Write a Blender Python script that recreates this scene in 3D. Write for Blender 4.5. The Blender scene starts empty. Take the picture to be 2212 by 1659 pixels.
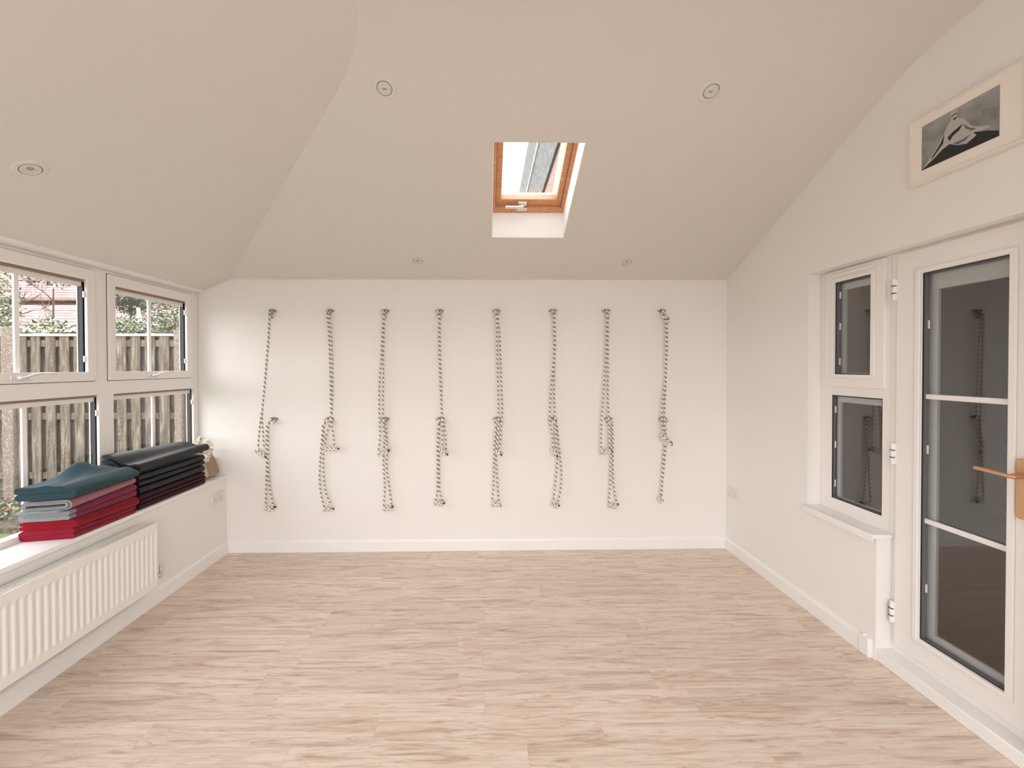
import bpy, bmesh, math, random
from mathutils import Vector, Matrix, noise
C = bpy.context.scene.collection
PI = math.pi
random.seed(7)

# ------------------------------------------------------------------ helpers
class MB:
    """collects faces; build() links them as ONE mesh object"""
    def __init__(s): s.v=[]; s.f=[]; s.m=[]; s.uv={}
    def add(s, vs, fs, mi=0):
        o=len(s.v); s.v+= [tuple(p) for p in vs]
        for f in fs: s.f.append([i+o for i in f]); s.m.append(mi)
        return o
    def box(s, x0,x1,y0,y1,z0,z1, mi=0):
        v=[(x,y,z) for x in (x0,x1) for y in (y0,y1) for z in (z0,z1)]
        s.add(v, [(0,1,3,2),(4,6,7,5),(0,4,5,1),(2,3,7,6),(0,2,6,4),(1,5,7,3)], mi)
    def boxf(s, fn, a0,a1,b0,b1,c0,c1, mi=0):
        v=[fn(a,b,c) for a in (a0,a1) for b in (b0,b1) for c in (c0,c1)]
        s.add(v, [(0,1,3,2),(4,6,7,5),(0,4,5,1),(2,3,7,6),(0,2,6,4),(1,5,7,3)], mi)
    def prism(s, pts, d, mi=0):
        """polygon pts (3D) pushed along vector d"""
        n=len(pts); d=Vector(d)
        v=[Vector(p) for p in pts]+[Vector(p)+d for p in pts]
        f=[tuple(range(n))[::-1], tuple(range(n,2*n))]+[(i,(i+1)%n,n+(i+1)%n,n+i) for i in range(n)]
        s.add(v,f,mi)
    def ring(s, fn, a0,a1,b0,b1, w, c0,c1, mi=0):
        """rectangular frame in the a-b plane, member width w (or l,r,b,t), depth c0..c1"""
        l,r,bo,to = w if isinstance(w,(tuple,list)) else (w,w,w,w)
        O=[(a0,b0),(a1,b0),(a1,b1),(a0,b1)]; I=[(a0+l,b0+bo),(a1-r,b0+bo),(a1-r,b1-to),(a0+l,b1-to)]
        v=[fn(a,b,c) for c in (c0,c1) for (a,b) in O+I]
        f=[]
        for i in range(4):
            j=(i+1)%4
            f+=[(i,j,4+j,4+i),(8+i,12+i,12+j,8+j),(i,8+i,8+j,j),(4+i,4+j,12+j,12+i)]
        s.add(v,f,mi)
    def lathe(s, prof, fn, n=40, mi=0, close=False):
        """prof list of (r,h); fn(a,b,h)->point"""
        v=[]; 
        for r,h in prof:
            for k in range(n):
                t=2*PI*k/n; v.append(fn(r*math.cos(t), r*math.sin(t), h))
        f=[]
        for i in range(len(prof)-1):
            for k in range(n):
                f.append((i*n+k, i*n+(k+1)%n, (i+1)*n+(k+1)%n, (i+1)*n+k))
        o=s.add(v,f,mi)
        if prof[0][0]>1e-6: s.f.append([o+k for k in range(n)]); s.m.append(mi)
        if prof[-1][0]>1e-6: s.f.append([o+(len(prof)-1)*n+k for k in range(n)]); s.m.append(mi)
    def tube(s, path, r, n=10, twist=0.0, lobes=0, cap=True, mi=0, closed=False, squash=None):
        P=[Vector(p) for p in path]; N=len(P)
        T=[]
        for i in range(N):
            if closed: t=P[(i+1)%N]-P[i-1]
            else: t=P[min(i+1,N-1)]-P[max(i-1,0)]
            T.append(t.normalized() if t.length>1e-9 else Vector((0,0,1)))
        ref=Vector((0,1,0)) if abs(T[0].y)<.9 else Vector((1,0,0))
        nrm=(ref-T[0]*ref.dot(T[0])).normalized()
        L=0; o=len(s.v)
        for i in range(N):
            if i: 
                L+=(P[i]-P[i-1]).length
                nrm=(nrm-T[i]*nrm.dot(T[i])); nrm=nrm.normalized() if nrm.length>1e-6 else Vector((1,0,0))
            bn=T[i].cross(nrm)
            rr=r[i] if isinstance(r,(list,tuple)) else r
            ph=L*twist
            for k in range(n):
                a=2*PI*k/n
                q=rr*(1+ (0.16*math.cos(lobes*a) if lobes else 0))
                aa=a+ph
                x=math.cos(aa)*q; y=math.sin(aa)*q
                if squash: y*=squash
                s.v.append(tuple(P[i]+nrm*x+bn*y)); s.uv[o+i*n+k]=(k/n, L)
        M=N if closed else N-1
        for i in range(M):
            j=(i+1)%N
            for k in range(n):
                s.f.append([o+i*n+k, o+i*n+(k+1)%n, o+j*n+(k+1)%n, o+j*n+k]); s.m.append(mi)
        if cap and not closed:
            s.f.append([o+k for k in range(n)][::-1]); s.m.append(mi)
            s.f.append([o+(N-1)*n+k for k in range(n)]); s.m.append(mi)
    def build(s, name, mats, parent=None, smooth=None, bevel=0, bseg=2):
        me=bpy.data.meshes.new(name); me.from_pydata(s.v,[],s.f); me.validate(verbose=False)
        if not isinstance(mats,(list,tuple)): mats=[mats]
        for m in mats: me.materials.append(m)
        if len(mats)>1 and len(me.polygons)==len(s.m):
            me.polygons.foreach_set('material_index', s.m)
        bm=bmesh.new(); bm.from_mesh(me); bmesh.ops.recalc_face_normals(bm, faces=bm.faces)
        if s.uv:
            uvl=bm.loops.layers.uv.new('UVMap'); bm.verts.ensure_lookup_table()
            for f in bm.faces:
                us=[s.uv.get(l.vert.index,(0,0)) for l in f.loops]
                wrap = max(u[0] for u in us)-min(u[0] for u in us)>.5
                for l,u in zip(f.loops,us):
                    uu=u[0]+1 if (wrap and u[0]<.5) else u[0]
                    l[uvl].uv=(uu,u[1])
        bm.to_mesh(me); bm.free()
        o=bpy.data.objects.new(name, me); C.objects.link(o)
        if parent is not None: o.parent=parent; o.matrix_parent_inverse=Matrix.Translation(-Vector(parent.location))
        if smooth is not None:
            me.shade_smooth(); me.set_sharp_from_angle(angle=math.radians(smooth))
        if bevel:
            b=o.modifiers.new('bevel','BEVEL'); b.width=bevel; b.segments=bseg; b.limit_method='ANGLE'; b.angle_limit=math.radians(40)
            me.shade_smooth(); me.set_sharp_from_angle(angle=math.radians(40)); 
        return o
def empty(name, loc):
    o=bpy.data.objects.new(name,None); C.objects.link(o); o.location=loc; o.empty_display_size=.05; return o
def tag(o, label, cat, group=None, kind=None):
    o['label']=label; o['category']=cat
    if group: o['group']=group
    if kind: o['kind']=kind
    return o
def struct(o): o['kind']='structure'; return o
def XYZ(a,b,c): return (a,b,c)
def YZX(a,b,c): return (c,a,b)      # a->Y b->Z c->X
def catmull(pts, step=.004):
    P=[Vector(p) for p in pts]
    if len(P)<3:
        n=max(2,int((P[1]-P[0]).length/step)); return [P[0].lerp(P[1],i/n) for i in range(n+1)]
    out=[]
    Q=[P[0]*2-P[1]]+P+[P[-1]*2-P[-2]]
    for i in range(1,len(Q)-2):
        p0,p1,p2,p3=Q[i-1:i+3]; n=max(2,int((p2-p1).length/step))
        for k in range(n):
            t=k/n
            out.append(.5*((2*p1)+(p2-p0)*t+(2*p0-5*p1+4*p2-p3)*t*t+(3*p1-p0-3*p2+p3)*t**3))
    out.append(P[-1]); return out

# ------------------------------------------------------------------ materials
def mat(name, col, rough=.6, metal=0, spec=.5, sheen=0, emit=None):
    m=bpy.data.materials.new(name); m.use_nodes=True
    b=m.node_tree.nodes['Principled BSDF']
    b.inputs['Base Color'].default_value=(*col,1); b.inputs['Roughness'].default_value=rough
    b.inputs['Metallic'].default_value=metal; b.inputs['Specular IOR Level'].default_value=spec
    if sheen: b.inputs['Sheen Weight'].default_value=sheen; b.inputs['Sheen Roughness'].default_value=.5
    return m
class NT:
    def __init__(s,m): s.t=m.node_tree; s.n=s.t.nodes; s.b=s.n['Principled BSDF']
    def new(s,t,**k):
        n=s.n.new(t)
        for a,v in k.items(): setattr(n,a,v)
        return n
    def l(s,a,b): s.t.links.new(a,b)
    def math(s,op,a,b=None,c=None,clamp=False):
        n=s.new('ShaderNodeMath',operation=op,use_clamp=clamp)
        for i,x in enumerate((a,b,c)):
            if x is None: continue
            if isinstance(x,(int,float)): n.inputs[i].default_value=x
            else: s.l(x,n.inputs[i])
        return n.outputs[0]
    def coords(s,scale=(1,1,1),kind='Object'):
        tc=s.new('ShaderNodeTexCoord'); mp=s.new('ShaderNodeMapping'); mp.inputs['Scale'].default_value=scale
        s.l(tc.outputs[kind],mp.inputs[0]); return mp.outputs[0]
    def noise(s,vec,scale,detail=4,rough=.5,dist=0):
        n=s.new('ShaderNodeTexNoise'); n.inputs['Scale'].default_value=scale; n.inputs['Detail'].default_value=detail
        n.inputs['Roughness'].default_value=rough; n.inputs['Distortion'].default_value=dist; s.l(vec,n.inputs['Vector']); return n.outputs['Fac']
    def ramp(s,fac,stops,interp='LINEAR'):
        r=s.new('ShaderNodeValToRGB'); r.color_ramp.interpolation=interp
        e=r.color_ramp.elements
        while len(e)<len(stops): e.new(.5)
        for i,(p,c) in enumerate(stops): e[i].position=p; e[i].color=(*c,1)
        s.l(fac,r.inputs[0]); return r.outputs[0]
    def mix(s,fac,a,b,mode='MIX'):
        n=s.new('ShaderNodeMix',data_type='RGBA',blend_type=mode)
        for i,x in ((0,fac),(6,a),(7,b)):
            if isinstance(x,(int,float)): n.inputs[i].default_value=x
            elif isinstance(x,tuple): n.inputs[i].default_value=(*x,1)
            else: s.l(x,n.inputs[i])
        return n.outputs[2]
    def bump(s,h,strength,dist=.002):
        n=s.new('ShaderNodeBump'); n.inputs['Strength'].default_value=strength; n.inputs['Distance'].default_value=dist
        s.l(h,n.inputs['Height']); s.l(n.outputs[0],s.b.inputs['Normal'])

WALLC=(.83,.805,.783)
def plaster(name,col,bump=.06):
    m=mat(name,col,.75,spec=.25); t=NT(m); v=t.coords()
    n=t.noise(v,70,3); t.bump(n,bump,.002)
    n2=t.noise(v,1.3,2); c=t.mix(n2,tuple(x*.985 for x in col),tuple(min(1,x*1.015) for x in col)); t.l(c,t.b.inputs['Base Color'])
    return m
M_wall=plaster('wall_paint',WALLC)
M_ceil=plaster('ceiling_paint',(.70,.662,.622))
M_gloss=mat('trim_gloss_paint',(.86,.84,.825),.35,spec=.4)
M_upvc=mat('white_upvc',(.84,.815,.797),.3,spec=.45)
M_upvc_r=M_upvc
M_gasket=mat('dark_gasket',(.014,.015,.020),.5,spec=.3)
M_gasket2=mat('grey_gasket',(.13,.12,.125),.45)
M_spacer=mat('shaded_spacer_brown',(.30,.20,.155),.6)  # brown stands for the shade on the spacer's underside
M_blind=mat('blind_headrail',(.72,.72,.70),.5)
M_rad=mat('radiator_enamel',(.85,.82,.785),.3,spec=.5)
M_radin=mat('radiator_grille',(.62,.60,.60),.45)
M_plate=mat('socket_plastic',(.78,.73,.68),.3)
M_hole=mat('socket_dark',(.08,.06,.05),.6)
M_chrome=mat('satin_chrome',(.75,.74,.73),.22,metal=1)
M_alu=mat('white_metal_handle',(.8,.79,.77),.25,metal=.6)
M_brass=mat('satin_copper_brass',(.66,.40,.22),.36,metal=.75)
M_pine=mat('varnished_pine',(.62,.30,.14),.4)
t=NT(M_pine); v=t.coords((4,4,40)); n=t.noise(v,3,5,.6,1.5); t.l(t.ramp(n,[(.3,(.50,.215,.09)),(.7,(.70,.37,.20))]),t.b.inputs['Base Color'])
M_light_ring=mat('downlight_white',(.70,.66,.62),.4)
M_lamp=mat('lamp_lens',(.42,.37,.33),.25)
M_dark=mat('shadow_gap_black',(.02,.015,.012),.8)
M_frame=mat('picture_frame_white',(.80,.74,.68),.4)
M_reveal=mat('skylit_reveal_white',(.92,.91,.90),.6)  # whiter than the ceiling: sky light in the shaft put into the colour
M_mount=mat('picture_mount',(.86,.80,.74),.8)

# glass: reflection grows with the angle of view, the rest passes straight through
def glass_mat(name, k, tint=(1,1,1)):
    m=bpy.data.materials.new(name); m.use_nodes=True; nt=m.node_tree; nt.nodes.clear()
    out=nt.nodes.new('ShaderNodeOutputMaterial'); mx=nt.nodes.new('ShaderNodeMixShader')
    tr=nt.nodes.new('ShaderNodeBsdfTransparent'); gl=nt.nodes.new('ShaderNodeBsdfGlossy'); gl.inputs['Roughness'].default_value=.0
    tr.inputs[0].default_value=(*tint,1)
    lw=nt.nodes.new('ShaderNodeLayerWeight'); lw.inputs[0].default_value=.5
    pw=nt.nodes.new('ShaderNodeMath'); pw.operation='POWER'; pw.inputs[1].default_value=5
    ma=nt.nodes.new('ShaderNodeMath'); ma.operation='MULTIPLY_ADD'; ma.inputs[1].default_value=.96*k; ma.inputs[2].default_value=.04*k; ma.use_clamp=True
    nt.links.new(lw.outputs['Facing'],pw.inputs[0]); nt.links.new(pw.outputs[0],ma.inputs[0]); nt.links.new(ma.outputs[0],mx.inputs[0])
    nt.links.new(tr.outputs[0],mx.inputs[1]); nt.links.new(gl.outputs[0],mx.inputs[2]); nt.links.new(mx.outputs[0],out.inputs[0])
    return m
M_glass=glass_mat('window_glass',1.0)
M_glass2=glass_mat('double_glazing',2.4,(.9,.91,.92))

# floor
M_floor=mat('oak_vinyl_planks',(.6,.5,.4),.36,spec=.5)
t=NT(M_floor)
tc=t.new('ShaderNodeTexCoord'); sp=t.new('ShaderNodeSeparateXYZ'); t.l(tc.outputs['Object'],sp.inputs[0])
PW,PL=.14,.95
ry=t.math('DIVIDE',t.math('SUBTRACT',sp.outputs[1],1.72-14*PW),PW); row=t.math('FLOOR',ry); fy=t.math('FRACT',ry)
wn=t.new('ShaderNodeTexWhiteNoise',noise_dimensions='1D'); t.l(row,wn.inputs['W'])
rx=t.math('ADD',t.math('DIVIDE',sp.outputs[0],PL),t.math('MULTIPLY',wn.outputs['Value'],7.3)); colm=t.math('FLOOR',rx); fx=t.math('FRACT',rx)
idv=t.math('ADD',t.math('MULTIPLY',row,13.7),t.math('MULTIPLY',colm,3.1))
wn2=t.new('ShaderNodeTexWhiteNoise',noise_dimensions='1D'); t.l(idv,wn2.inputs['W'])
cv=t.new('ShaderNodeCombineXYZ'); t.l(sp.outputs[0],cv.inputs[0]); t.l(sp.outputs[1],cv.inputs[1]); t.l(t.math('MULTIPLY',wn2.outputs['Value'],37.),cv.inputs[2])
mp=t.new('ShaderNodeMapping'); mp.inputs['Scale'].default_value=(1.5,17,1); t.l(cv.outputs[0],mp.inputs[0])
g1=t.noise(mp.outputs[0],1.6,6,.62,1.2)
mp2=t.new('ShaderNodeMapping'); mp2.inputs['Scale'].default_value=(6,90,1); t.l(cv.outputs[0],mp2.inputs[0])
g2=t.noise(mp2.outputs[0],1.0,4,.6,.5)
mp3=t.new('ShaderNodeMapping'); mp3.inputs['Scale'].default_value=(3.2,24,1); t.l(cv.outputs[0],mp3.inputs[0])
g3=t.noise(mp3.outputs[0],1.5,3,.5,2.2)
base=t.ramp(g1,[(.30,(.52,.385,.295)),(.42,(.69,.56,.46)),(.54,(.775,.67,.575)),(.75,(.84,.76,.68))])
fine=t.ramp(g2,[(.3,(.90,.88,.86)),(.6,(1.0,1.0,1.0))])
dark=t.ramp(g3,[(.56,(1,1,1)),(.64,(.87,.80,.76)),(.73,(.68,.58,.52))])
c=t.mix(1.0,base,fine,'MULTIPLY'); c=t.mix(.8,c,dark,'MULTIPLY')
tone=t.ramp(wn2.outputs['Value'],[(0,(.93,.92,.90)),(.5,(.985,.97,.955)),(1,(1.04,1.03,1.02))]); c=t.mix(1.0,c,tone,'MULTIPLY')
e1=t.math('LESS_THAN',fy,.012); e2=t.math('LESS_THAN',fx,.0018); ed=t.math('MAXIMUM',e1,e2)
c=t.mix(t.math('MULTIPLY',ed,.35),c,(.36,.26,.19)); t.l(c,t.b.inputs['Base Color'])
t.bump(g2,.05,.001)

# rope: white with one coloured strand
M_rope=mat('twisted_cotton_rope',(.75,.7,.65),.8,spec=.2,sheen=.2)
t=NT(M_rope); uv=t.new('ShaderNodeUVMap'); su=t.new('ShaderNodeSeparateXYZ'); t.l(uv.outputs[0],su.inputs[0])
fr=t.math('FRACT',su.outputs[0])
c=t.ramp(fr,[(0,(.27,.205,.16)),(.33,(.27,.205,.16)),(.39,(.84,.79,.72)),(.94,(.84,.79,.72)),(1,(.27,.205,.16))]); t.l(c,t.b.inputs['Base Color'])
M_rope2=M_rope.copy(); M_rope2.name='whipped_cotton_rope'
e=[n for n in M_rope2.node_tree.nodes if n.type=='VALTORGB'][0].color_ramp.elements; e[1].position=.19; e[2].position=.25; e[3].position=.97
M_ropetip=mat('rope_tip_tape',(.03,.022,.02),.5)
M_hook=mat('weathered_metal_hook',(.22,.18,.15),.45,metal=.5)
t=NT(M_hook); n=t.noise(t.coords(),160,3); t.l(t.ramp(n,[(.4,(.10,.075,.06)),(.6,(.42,.37,.32))]),t.b.inputs['Base Color'])

def fabric(name,c,r=.92,sheen=.12,var=.16,sc=260):
    m=mat(name,c,r,spec=.1,sheen=sheen); t=NT(m); v=t.coords()
    n=t.noise(v,sc,4,.65); n2=t.noise(v,14,3)
    a=t.mix(n,tuple(x*(1-var) for x in c),tuple(min(1,x*(1+var)) for x in c))
    b=t.mix(n2,(.92,.92,.92),(1.06,1.06,1.06)); a=t.mix(1.,a,b,'MULTIPLY')
    t.l(a,t.b.inputs['Base Color']); t.bump(n,.35,.0015)
    return m
M_teal=fabric('teal_wool',(.024,.053,.067))
M_dusty=fabric('dusty_pink_wool',(.34,.15,.18)); M_grey=fabric('pale_grey_wool',(.245,.255,.27))
M_magenta=fabric('magenta_wool',(.21,.024,.062))
M_red=fabric('red_wool',(.24,.005,.014)); M_dred=fabric('crimson_wool',(.25,.012,.028))
M_char=mat('charcoal_rubber_mat',(.009,.0105,.0125),.48,spec=.32); t=NT(M_char); t.bump(t.noise(t.coords(),500,2),.3,.0008)
M_plum=mat('plum_rubber_mat',(.036,.010,.017),.6,spec=.15); t=NT(M_plum); t.bump(t.noise(t.coords(),500,2),.3,.0008)
M_cork=mat('cork_block',(.42,.29,.20),.85,spec=.15); t=NT(M_cork); n=t.noise(t.coords(),190,4,.7); t.l(t.ramp(n,[(.35,(.26,.165,.11)),(.65,(.52,.38,.27))]),t.b.inputs['Base Color'])
M_foam=fabric('pale_foam_block',(.62,.52,.42),var=.1)
M_strap=fabric('cream_cotton_strap',(.78,.70,.60),var=.08,sc=400)

# ------------------------------------------------------------------ room numbers (metres)
D=3.567; XL=-2.14; XR=2.006; XF=-2.362; ZE=2.243; TB=.4557; TL=.46893; ZT=2.1496; XT=-2.3033
ZF=2.99; YRID=D-(ZF-ZE)/TB; XHIP=XT+(ZF-ZT)/TL; XH0=XT+(ZE-ZT)/TL; YREAR=-2.7
def zb(y): return ZE+TB*(D-y)

# floor
m=MB(); m.box(-2.5,2.2,YREAR-.1,D+.1,-.12,0); struct(m.build('floor',M_floor))
# back wall
m=MB(); m.box(-2.425,2.16,D,D+.14,-.12,2.5); struct(m.build('wall_back',M_wall))
# left wall: low parapet under the windows, solid part towards the rear, header
m=MB(); m.box(-2.48,XL,YREAR,D,0,.612); m.box(-2.48,XL,YREAR,.93,.612,2.24); m.box(-2.48,-2.305,.93,D,2.152,2.32)
struct(m.build('wall_left',M_wall))
# right wall with one opening for window and door
m=MB(); m.box(XR,2.14,2.655,D,0,3.25); m.box(XR,2.14,1.5,2.655,2.095,3.25); m.box(XR,2.14,2.174,2.655,0,.63); m.box(XR,2.14,YREAR,1.5,0,3.25)
struct(m.build('wall_right',M_wall))
# rear wall with a garden-door opening behind the viewer, widened for more daylight
m=MB(); m.box(-2.5,-2.05,YREAR-.14,YREAR,0,3.25); m.box(1.9,2.16,YREAR-.14,YREAR,0,3.25); m.box(-2.05,1.9,YREAR-.14,YREAR,2.2,3.25)
struct(m.build('wall_rear',M_wall))
# ceiling: back slope (with the rooflight hole), left slope, flat middle
H0,H1,G0,G1=.040,.557,2.409,3.110        # hole x range, y range
TH=.181
m=MB(); up=(0,0,TH)
def P(x,y,z=None): return (x,y,zb(y) if z is None else z)
RR=.26; Y1=YRID+RR; Y2=YRID-RR      # the slope runs into the flat part in a soft curve
XHZ=lambda z: XT+(z-ZT)/TL
cur=[]
for k in range(13):
    q=k/12; p0=(Y1,zb(Y1)); p1=(YRID,ZF); p2=(Y2,ZF)
    cur.append(((1-q)**2*p0[0]+2*q*(1-q)*p1[0]+q*q*p2[0],(1-q)**2*p0[1]+2*q*(1-q)*p1[1]+q*q*p2[1]))
m.prism([P(H0,D),P(XH0,D),P(XHZ(zb(Y1)),Y1),P(H0,Y1)],up)
m.prism([P(XR,D),P(H1,D),P(H1,Y1),P(XR,Y1)],up)
for (ya,za),(yb,zb_) in zip(cur[:-1],cur[1:]):
    m.prism([(XHZ(za),ya,za),(XHZ(zb_),yb,zb_),(XR,yb,zb_),(XR,ya,za)],up)
m.prism([P(H1,D),P(H0,D),P(H0,G1),P(H1,G1)],up)
m.prism([P(H1,G0),P(H0,G0),P(H0,Y1),P(H1,Y1)],up)
m.prism([(XT-.06,D,ZT-.06*TL),(XT-.06,YREAR,ZT-.06*TL),(XHIP,YREAR,ZF)]+[(XHZ(z),y,z) for y,z in cur[::-1]]+[(XH0,D,ZE)],up)
RX0,RX1,RY0_,RY1_=-.3,1.6,-2.3,-.4      # unseen second rooflight, added behind the viewer to bring in daylight
m.prism([(XHIP,Y2,ZF),(XHIP,RY1_,ZF),(XR,RY1_,ZF),(XR,Y2,ZF)],up)
m.prism([(XHIP,RY0_,ZF),(XHIP,YREAR,ZF),(XR,YREAR,ZF),(XR,RY0_,ZF)],up)
m.prism([(XHIP,RY1_,ZF),(XHIP,RY0_,ZF),(RX0,RY0_,ZF),(RX0,RY1_,ZF)],up)
m.prism([(RX1,RY1_,ZF),(RX1,RY0_,ZF),(XR,RY0_,ZF),(XR,RY1_,ZF)],up)
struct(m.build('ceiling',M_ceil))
# skirting boards
def skirt(name,fn,L0,L1,th=.016,h=.100):
    m=MB(); prof=[(0,0),(th,0),(th,h-.02),(th-.004,h-.008),(.005,h),(0,h)]
    m.prism([fn(L0,a,b) for a,b in prof], Vector(fn(L1,0,0))-Vector(fn(L0,0,0))); struct(m.build(name,M_gloss))
skirt('baseboard_back',lambda l,a,b:(l,D-a,b),XL,XR)
skirt('baseboard_left',lambda l,a,b:(XL+a,l,b),YREAR,D-.016)
skirt('baseboard_right',lambda l,a,b:(XR-a,l,b),2.25,D-.016,.014,.095)
m=MB(); m.box(1.985,2.009,2.195,2.25,0,.10); m.box(1.988,2.006,2.225,2.235,.09,.107); struct(m.build('trim_5',M_gloss,bevel=.003))

# ---- left windows
def L3(a,b,c): return (c,a,b)     # a=Y, b=Z, c=X
M_up=M_upvc
def window_left(name, y0, y1, lr, sr):
    """coupled window: opening light above, fixed light below. y0..y1 outer frame, jr = width of the far jamb"""
    r=struct(empty(name,(XF,(y0+y1)/2,.637)))
    zt=2.13; tr0,tr1=1.356,1.445
    m=MB()
    m.ring(L3,y0,y1,.637,zt,(.066,lr,.035,.032),XF,-2.380)
    m.ring(L3,y0,y1,.637,zt,(.05,max(.012,lr-.03),.035,.032),-2.380,-2.42)
    m.box(-2.4195,XF+.0003,y0+.06,y1-lr+.001,tr0,tr1)
    m.box(-2.419,XF+.0006,y1-sr-.012,y1-.001,tr1-.02,zt-.0012)
    m.build('frame',M_up,r,bevel=.002)
    # opening light
    a0,a1=y0+.023,y1-sr; b0,b1=1.443,2.105
    m=MB(); m.ring(L3,a0,a1,b0,b1,(.049,.053,.055,.066),-2.347,-2.368); 
    m.ring(L3,a0+.005,a1-.005,b0+.005,b1-.005,(.041,.018,.045,.035),-2.369,-2.42)
    s=m.build('sash_frame',M_up,r,bevel=.004)
    m=MB(); m.ring(L3,a0-.0035,a1+.0035,b0-.0035,b1+.0035,.005,-2.3612,-2.366); m.build('shadow_line',M_gasket,r)  # dark ring drawn for the shadow gap round the opening light
    def glazing(g0,g1,h0,h1,xi):
        m=MB(); m.box(xi-.034,xi-.006,g1-.005,g1+.012,h0-.002,h1-.014); m.build('gasket',M_gasket,r)
        m=MB(); m.box(xi-.034,xi-.002,g0-.002,g1+.012,h1-.014,h1+.03); m.build('spacer_bar',M_spacer,r)
        m=MB(); m.box(xi-.010,xi-.006,g0,g1,h0,h1); m.build('pane',M_glass,r)
        m=MB(); m.box(xi-.034,xi-.022,(g0+g1)/2-.012,(g0+g1)/2+.012,h0,h1); m.build('glazing_bar',M_up,r,bevel=.002)
        m=MB(); m.box(xi-.034,xi-.012,g0+.004,g1-.006,h1-.040,h1-.012); m.box(xi-.012,xi-.009,(g0+g1)/2-.05,(g0+g1)/2+.03,h1-.020,h1-.006)
        m.build('blind_headrail',M_gloss,r)
        m=MB(); m.box(xi-.040,xi-.035,g1-.008,g1+.028,h0,h1); m.build('outer_bead',M_up,r)
        m=MB()
        for zz in (h0+.14*(h1-h0),h0+.84*(h1-h0)): m.box(xi-.003,xi+.006,g1-.010,g1+.001,zz-.018,zz+.018)
        m.build('blind_clip',M_up,r,bevel=.001)
    glazing(a0+.049,a1-.053,b0+.055,b1-.066,-2.365)
    glazing(y0+.066,y1-lr,.672,tr0,-2.376)
    # espagnolette handle on the bottom rail
    yc=(a0+a1)/2-.05; h=empty('window_handle',(-2.347,yc,1.472)); h.parent=r; h.matrix_parent_inverse=Matrix.Translation(-Vector(r.location))
    m=MB(); m.box(-2.347,-2.337,yc-.03,yc+.05,1.458,1.485); m.build('base_plate',M_alu,h,bevel=.003)
    m=MB(); m.tube(catmull([(-2.34,yc+.0,1.468),(-2.318,yc-.005,1.468),(-2.312,yc+.02,1.474),(-2.308,yc+.06,1.488),(-2.302,yc+.11,1.492),(-2.300,yc+.155,1.492)],.004),[.0085]*8+[.0085-.003*min(1,i/30) for i in range(200)],10,squash=.75)
    m.v=m.v
    m.build('lever',M_alu,h,smooth=50)
    m=MB(); m.lathe([(.0,.006),(.006,.006),(.0065,0)],lambda a,b,c:(-2.331+c,yc+.035+a,1.472+b),16); m.build('key_barrel',M_dark,h)
    return r
_tube=MB.tube
def _t(s,path,r,*a,**k):
    if isinstance(r,list): r=(r+[r[-1]]*len(path))[:len(path)]
    return _tube(s,path,r,*a,**k)
MB.tube=_t
YM=2.700
window_left('window_1',YM,D-.002,.057,.090)
window_left('window_2',1.815,YM,.038,.069)
window_left('window_3',.93,1.815,.038,.069)  # unseen third window, added to let in more daylight
m=MB(); m.box(-2.375,-2.303,.93,D,2.129,2.1515); m.box(-2.43,-2.340,.93,D,2.1300,2.142); struct(m.build('trim_1',M_gloss,bevel=.002))
# window board
m=MB(); m.box(-2.43,-2.128,.93,D,.612,.640); struct(m.build('trim_2',M_gloss,bevel=.008,bseg=3))

# ---- right window and door
R3=L3
r=struct(empty('window_4',(2.088,2.4,.665)))
m=MB(); m.ring(R3,2.191,2.655,.655,2.095,(.044,.092,.075,.06),2.088,2.15); m.box(2.088,2.15,2.235,2.563,1.348,1.43)
m.build('frame',M_up,r,bevel=.002)
m=MB(); m.ring(R3,2.212,2.607,1.402,2.086,(.077,.072,.072,.068),2.072,2.098); m.ring(R3,2.262,2.557,1.452,2.040,(.027,.022,.022,.022),2.066,2.073)
s=m.build('sash_frame',M_up,r,bevel=.005)
m=MB(); m.box(2.060,2.072,2.27,2.55,2.050,2.066); m.build('trickle_vent',M_up,r,bevel=.004)
def glz_right(r,g0,g1,h0,h1,face,head,chan=.022,bot=.012):
    m=MB(); m.ring(R3,g0-.002,g1+.002,h0-.002,h1+.002,.008,face+.012,face+.034); m.build('gasket',M_gasket2,r)
    m=MB(); m.ring(R3,g0-.001,g1+.001,h0-.001,h1+.001,.0035,face+.008,face+.0115); m.build('rubber_seal',M_dark,r)
    m=MB(); m.box(2.103,2.107,g0,g1,h0,h1); m.build('pane',M_glass2,r)
    m=MB(); m.ring(R3,g0-.002,g1+.002,h0-.002,h1+.002,(.006,.012+chan,bot,.012),2.113,2.125); m.build('blind_channel',M_blind,r)
    m=MB(); m.box(2.109,2.130,g0,g1-.012,h1-.008-head,h1-.008); m.build('blind_headrail',M_blind,r,bevel=.002)
    m=MB()
    for q in (.14,.52,.86): m.box(2.0985,2.1025,g1-.012,g1-.004,h0+q*(h1-h0)-.02,h0+q*(h1-h0)+.02)
    m.build('blind_clip',M_up,r)
glz_right(r,2.289,2.535,1.474,2.018,2.072,.040)
glz_right(r,2.235,2.563,.730,1.348,2.080,.032)
# board under it
m=MB(); m.box(1.976,2.10,2.165,2.652,.632,.655); m.box(1.976,1.984,2.165,2.652,.618,.635); struct(m.build('trim_3',M_gloss,bevel=.004))
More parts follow.
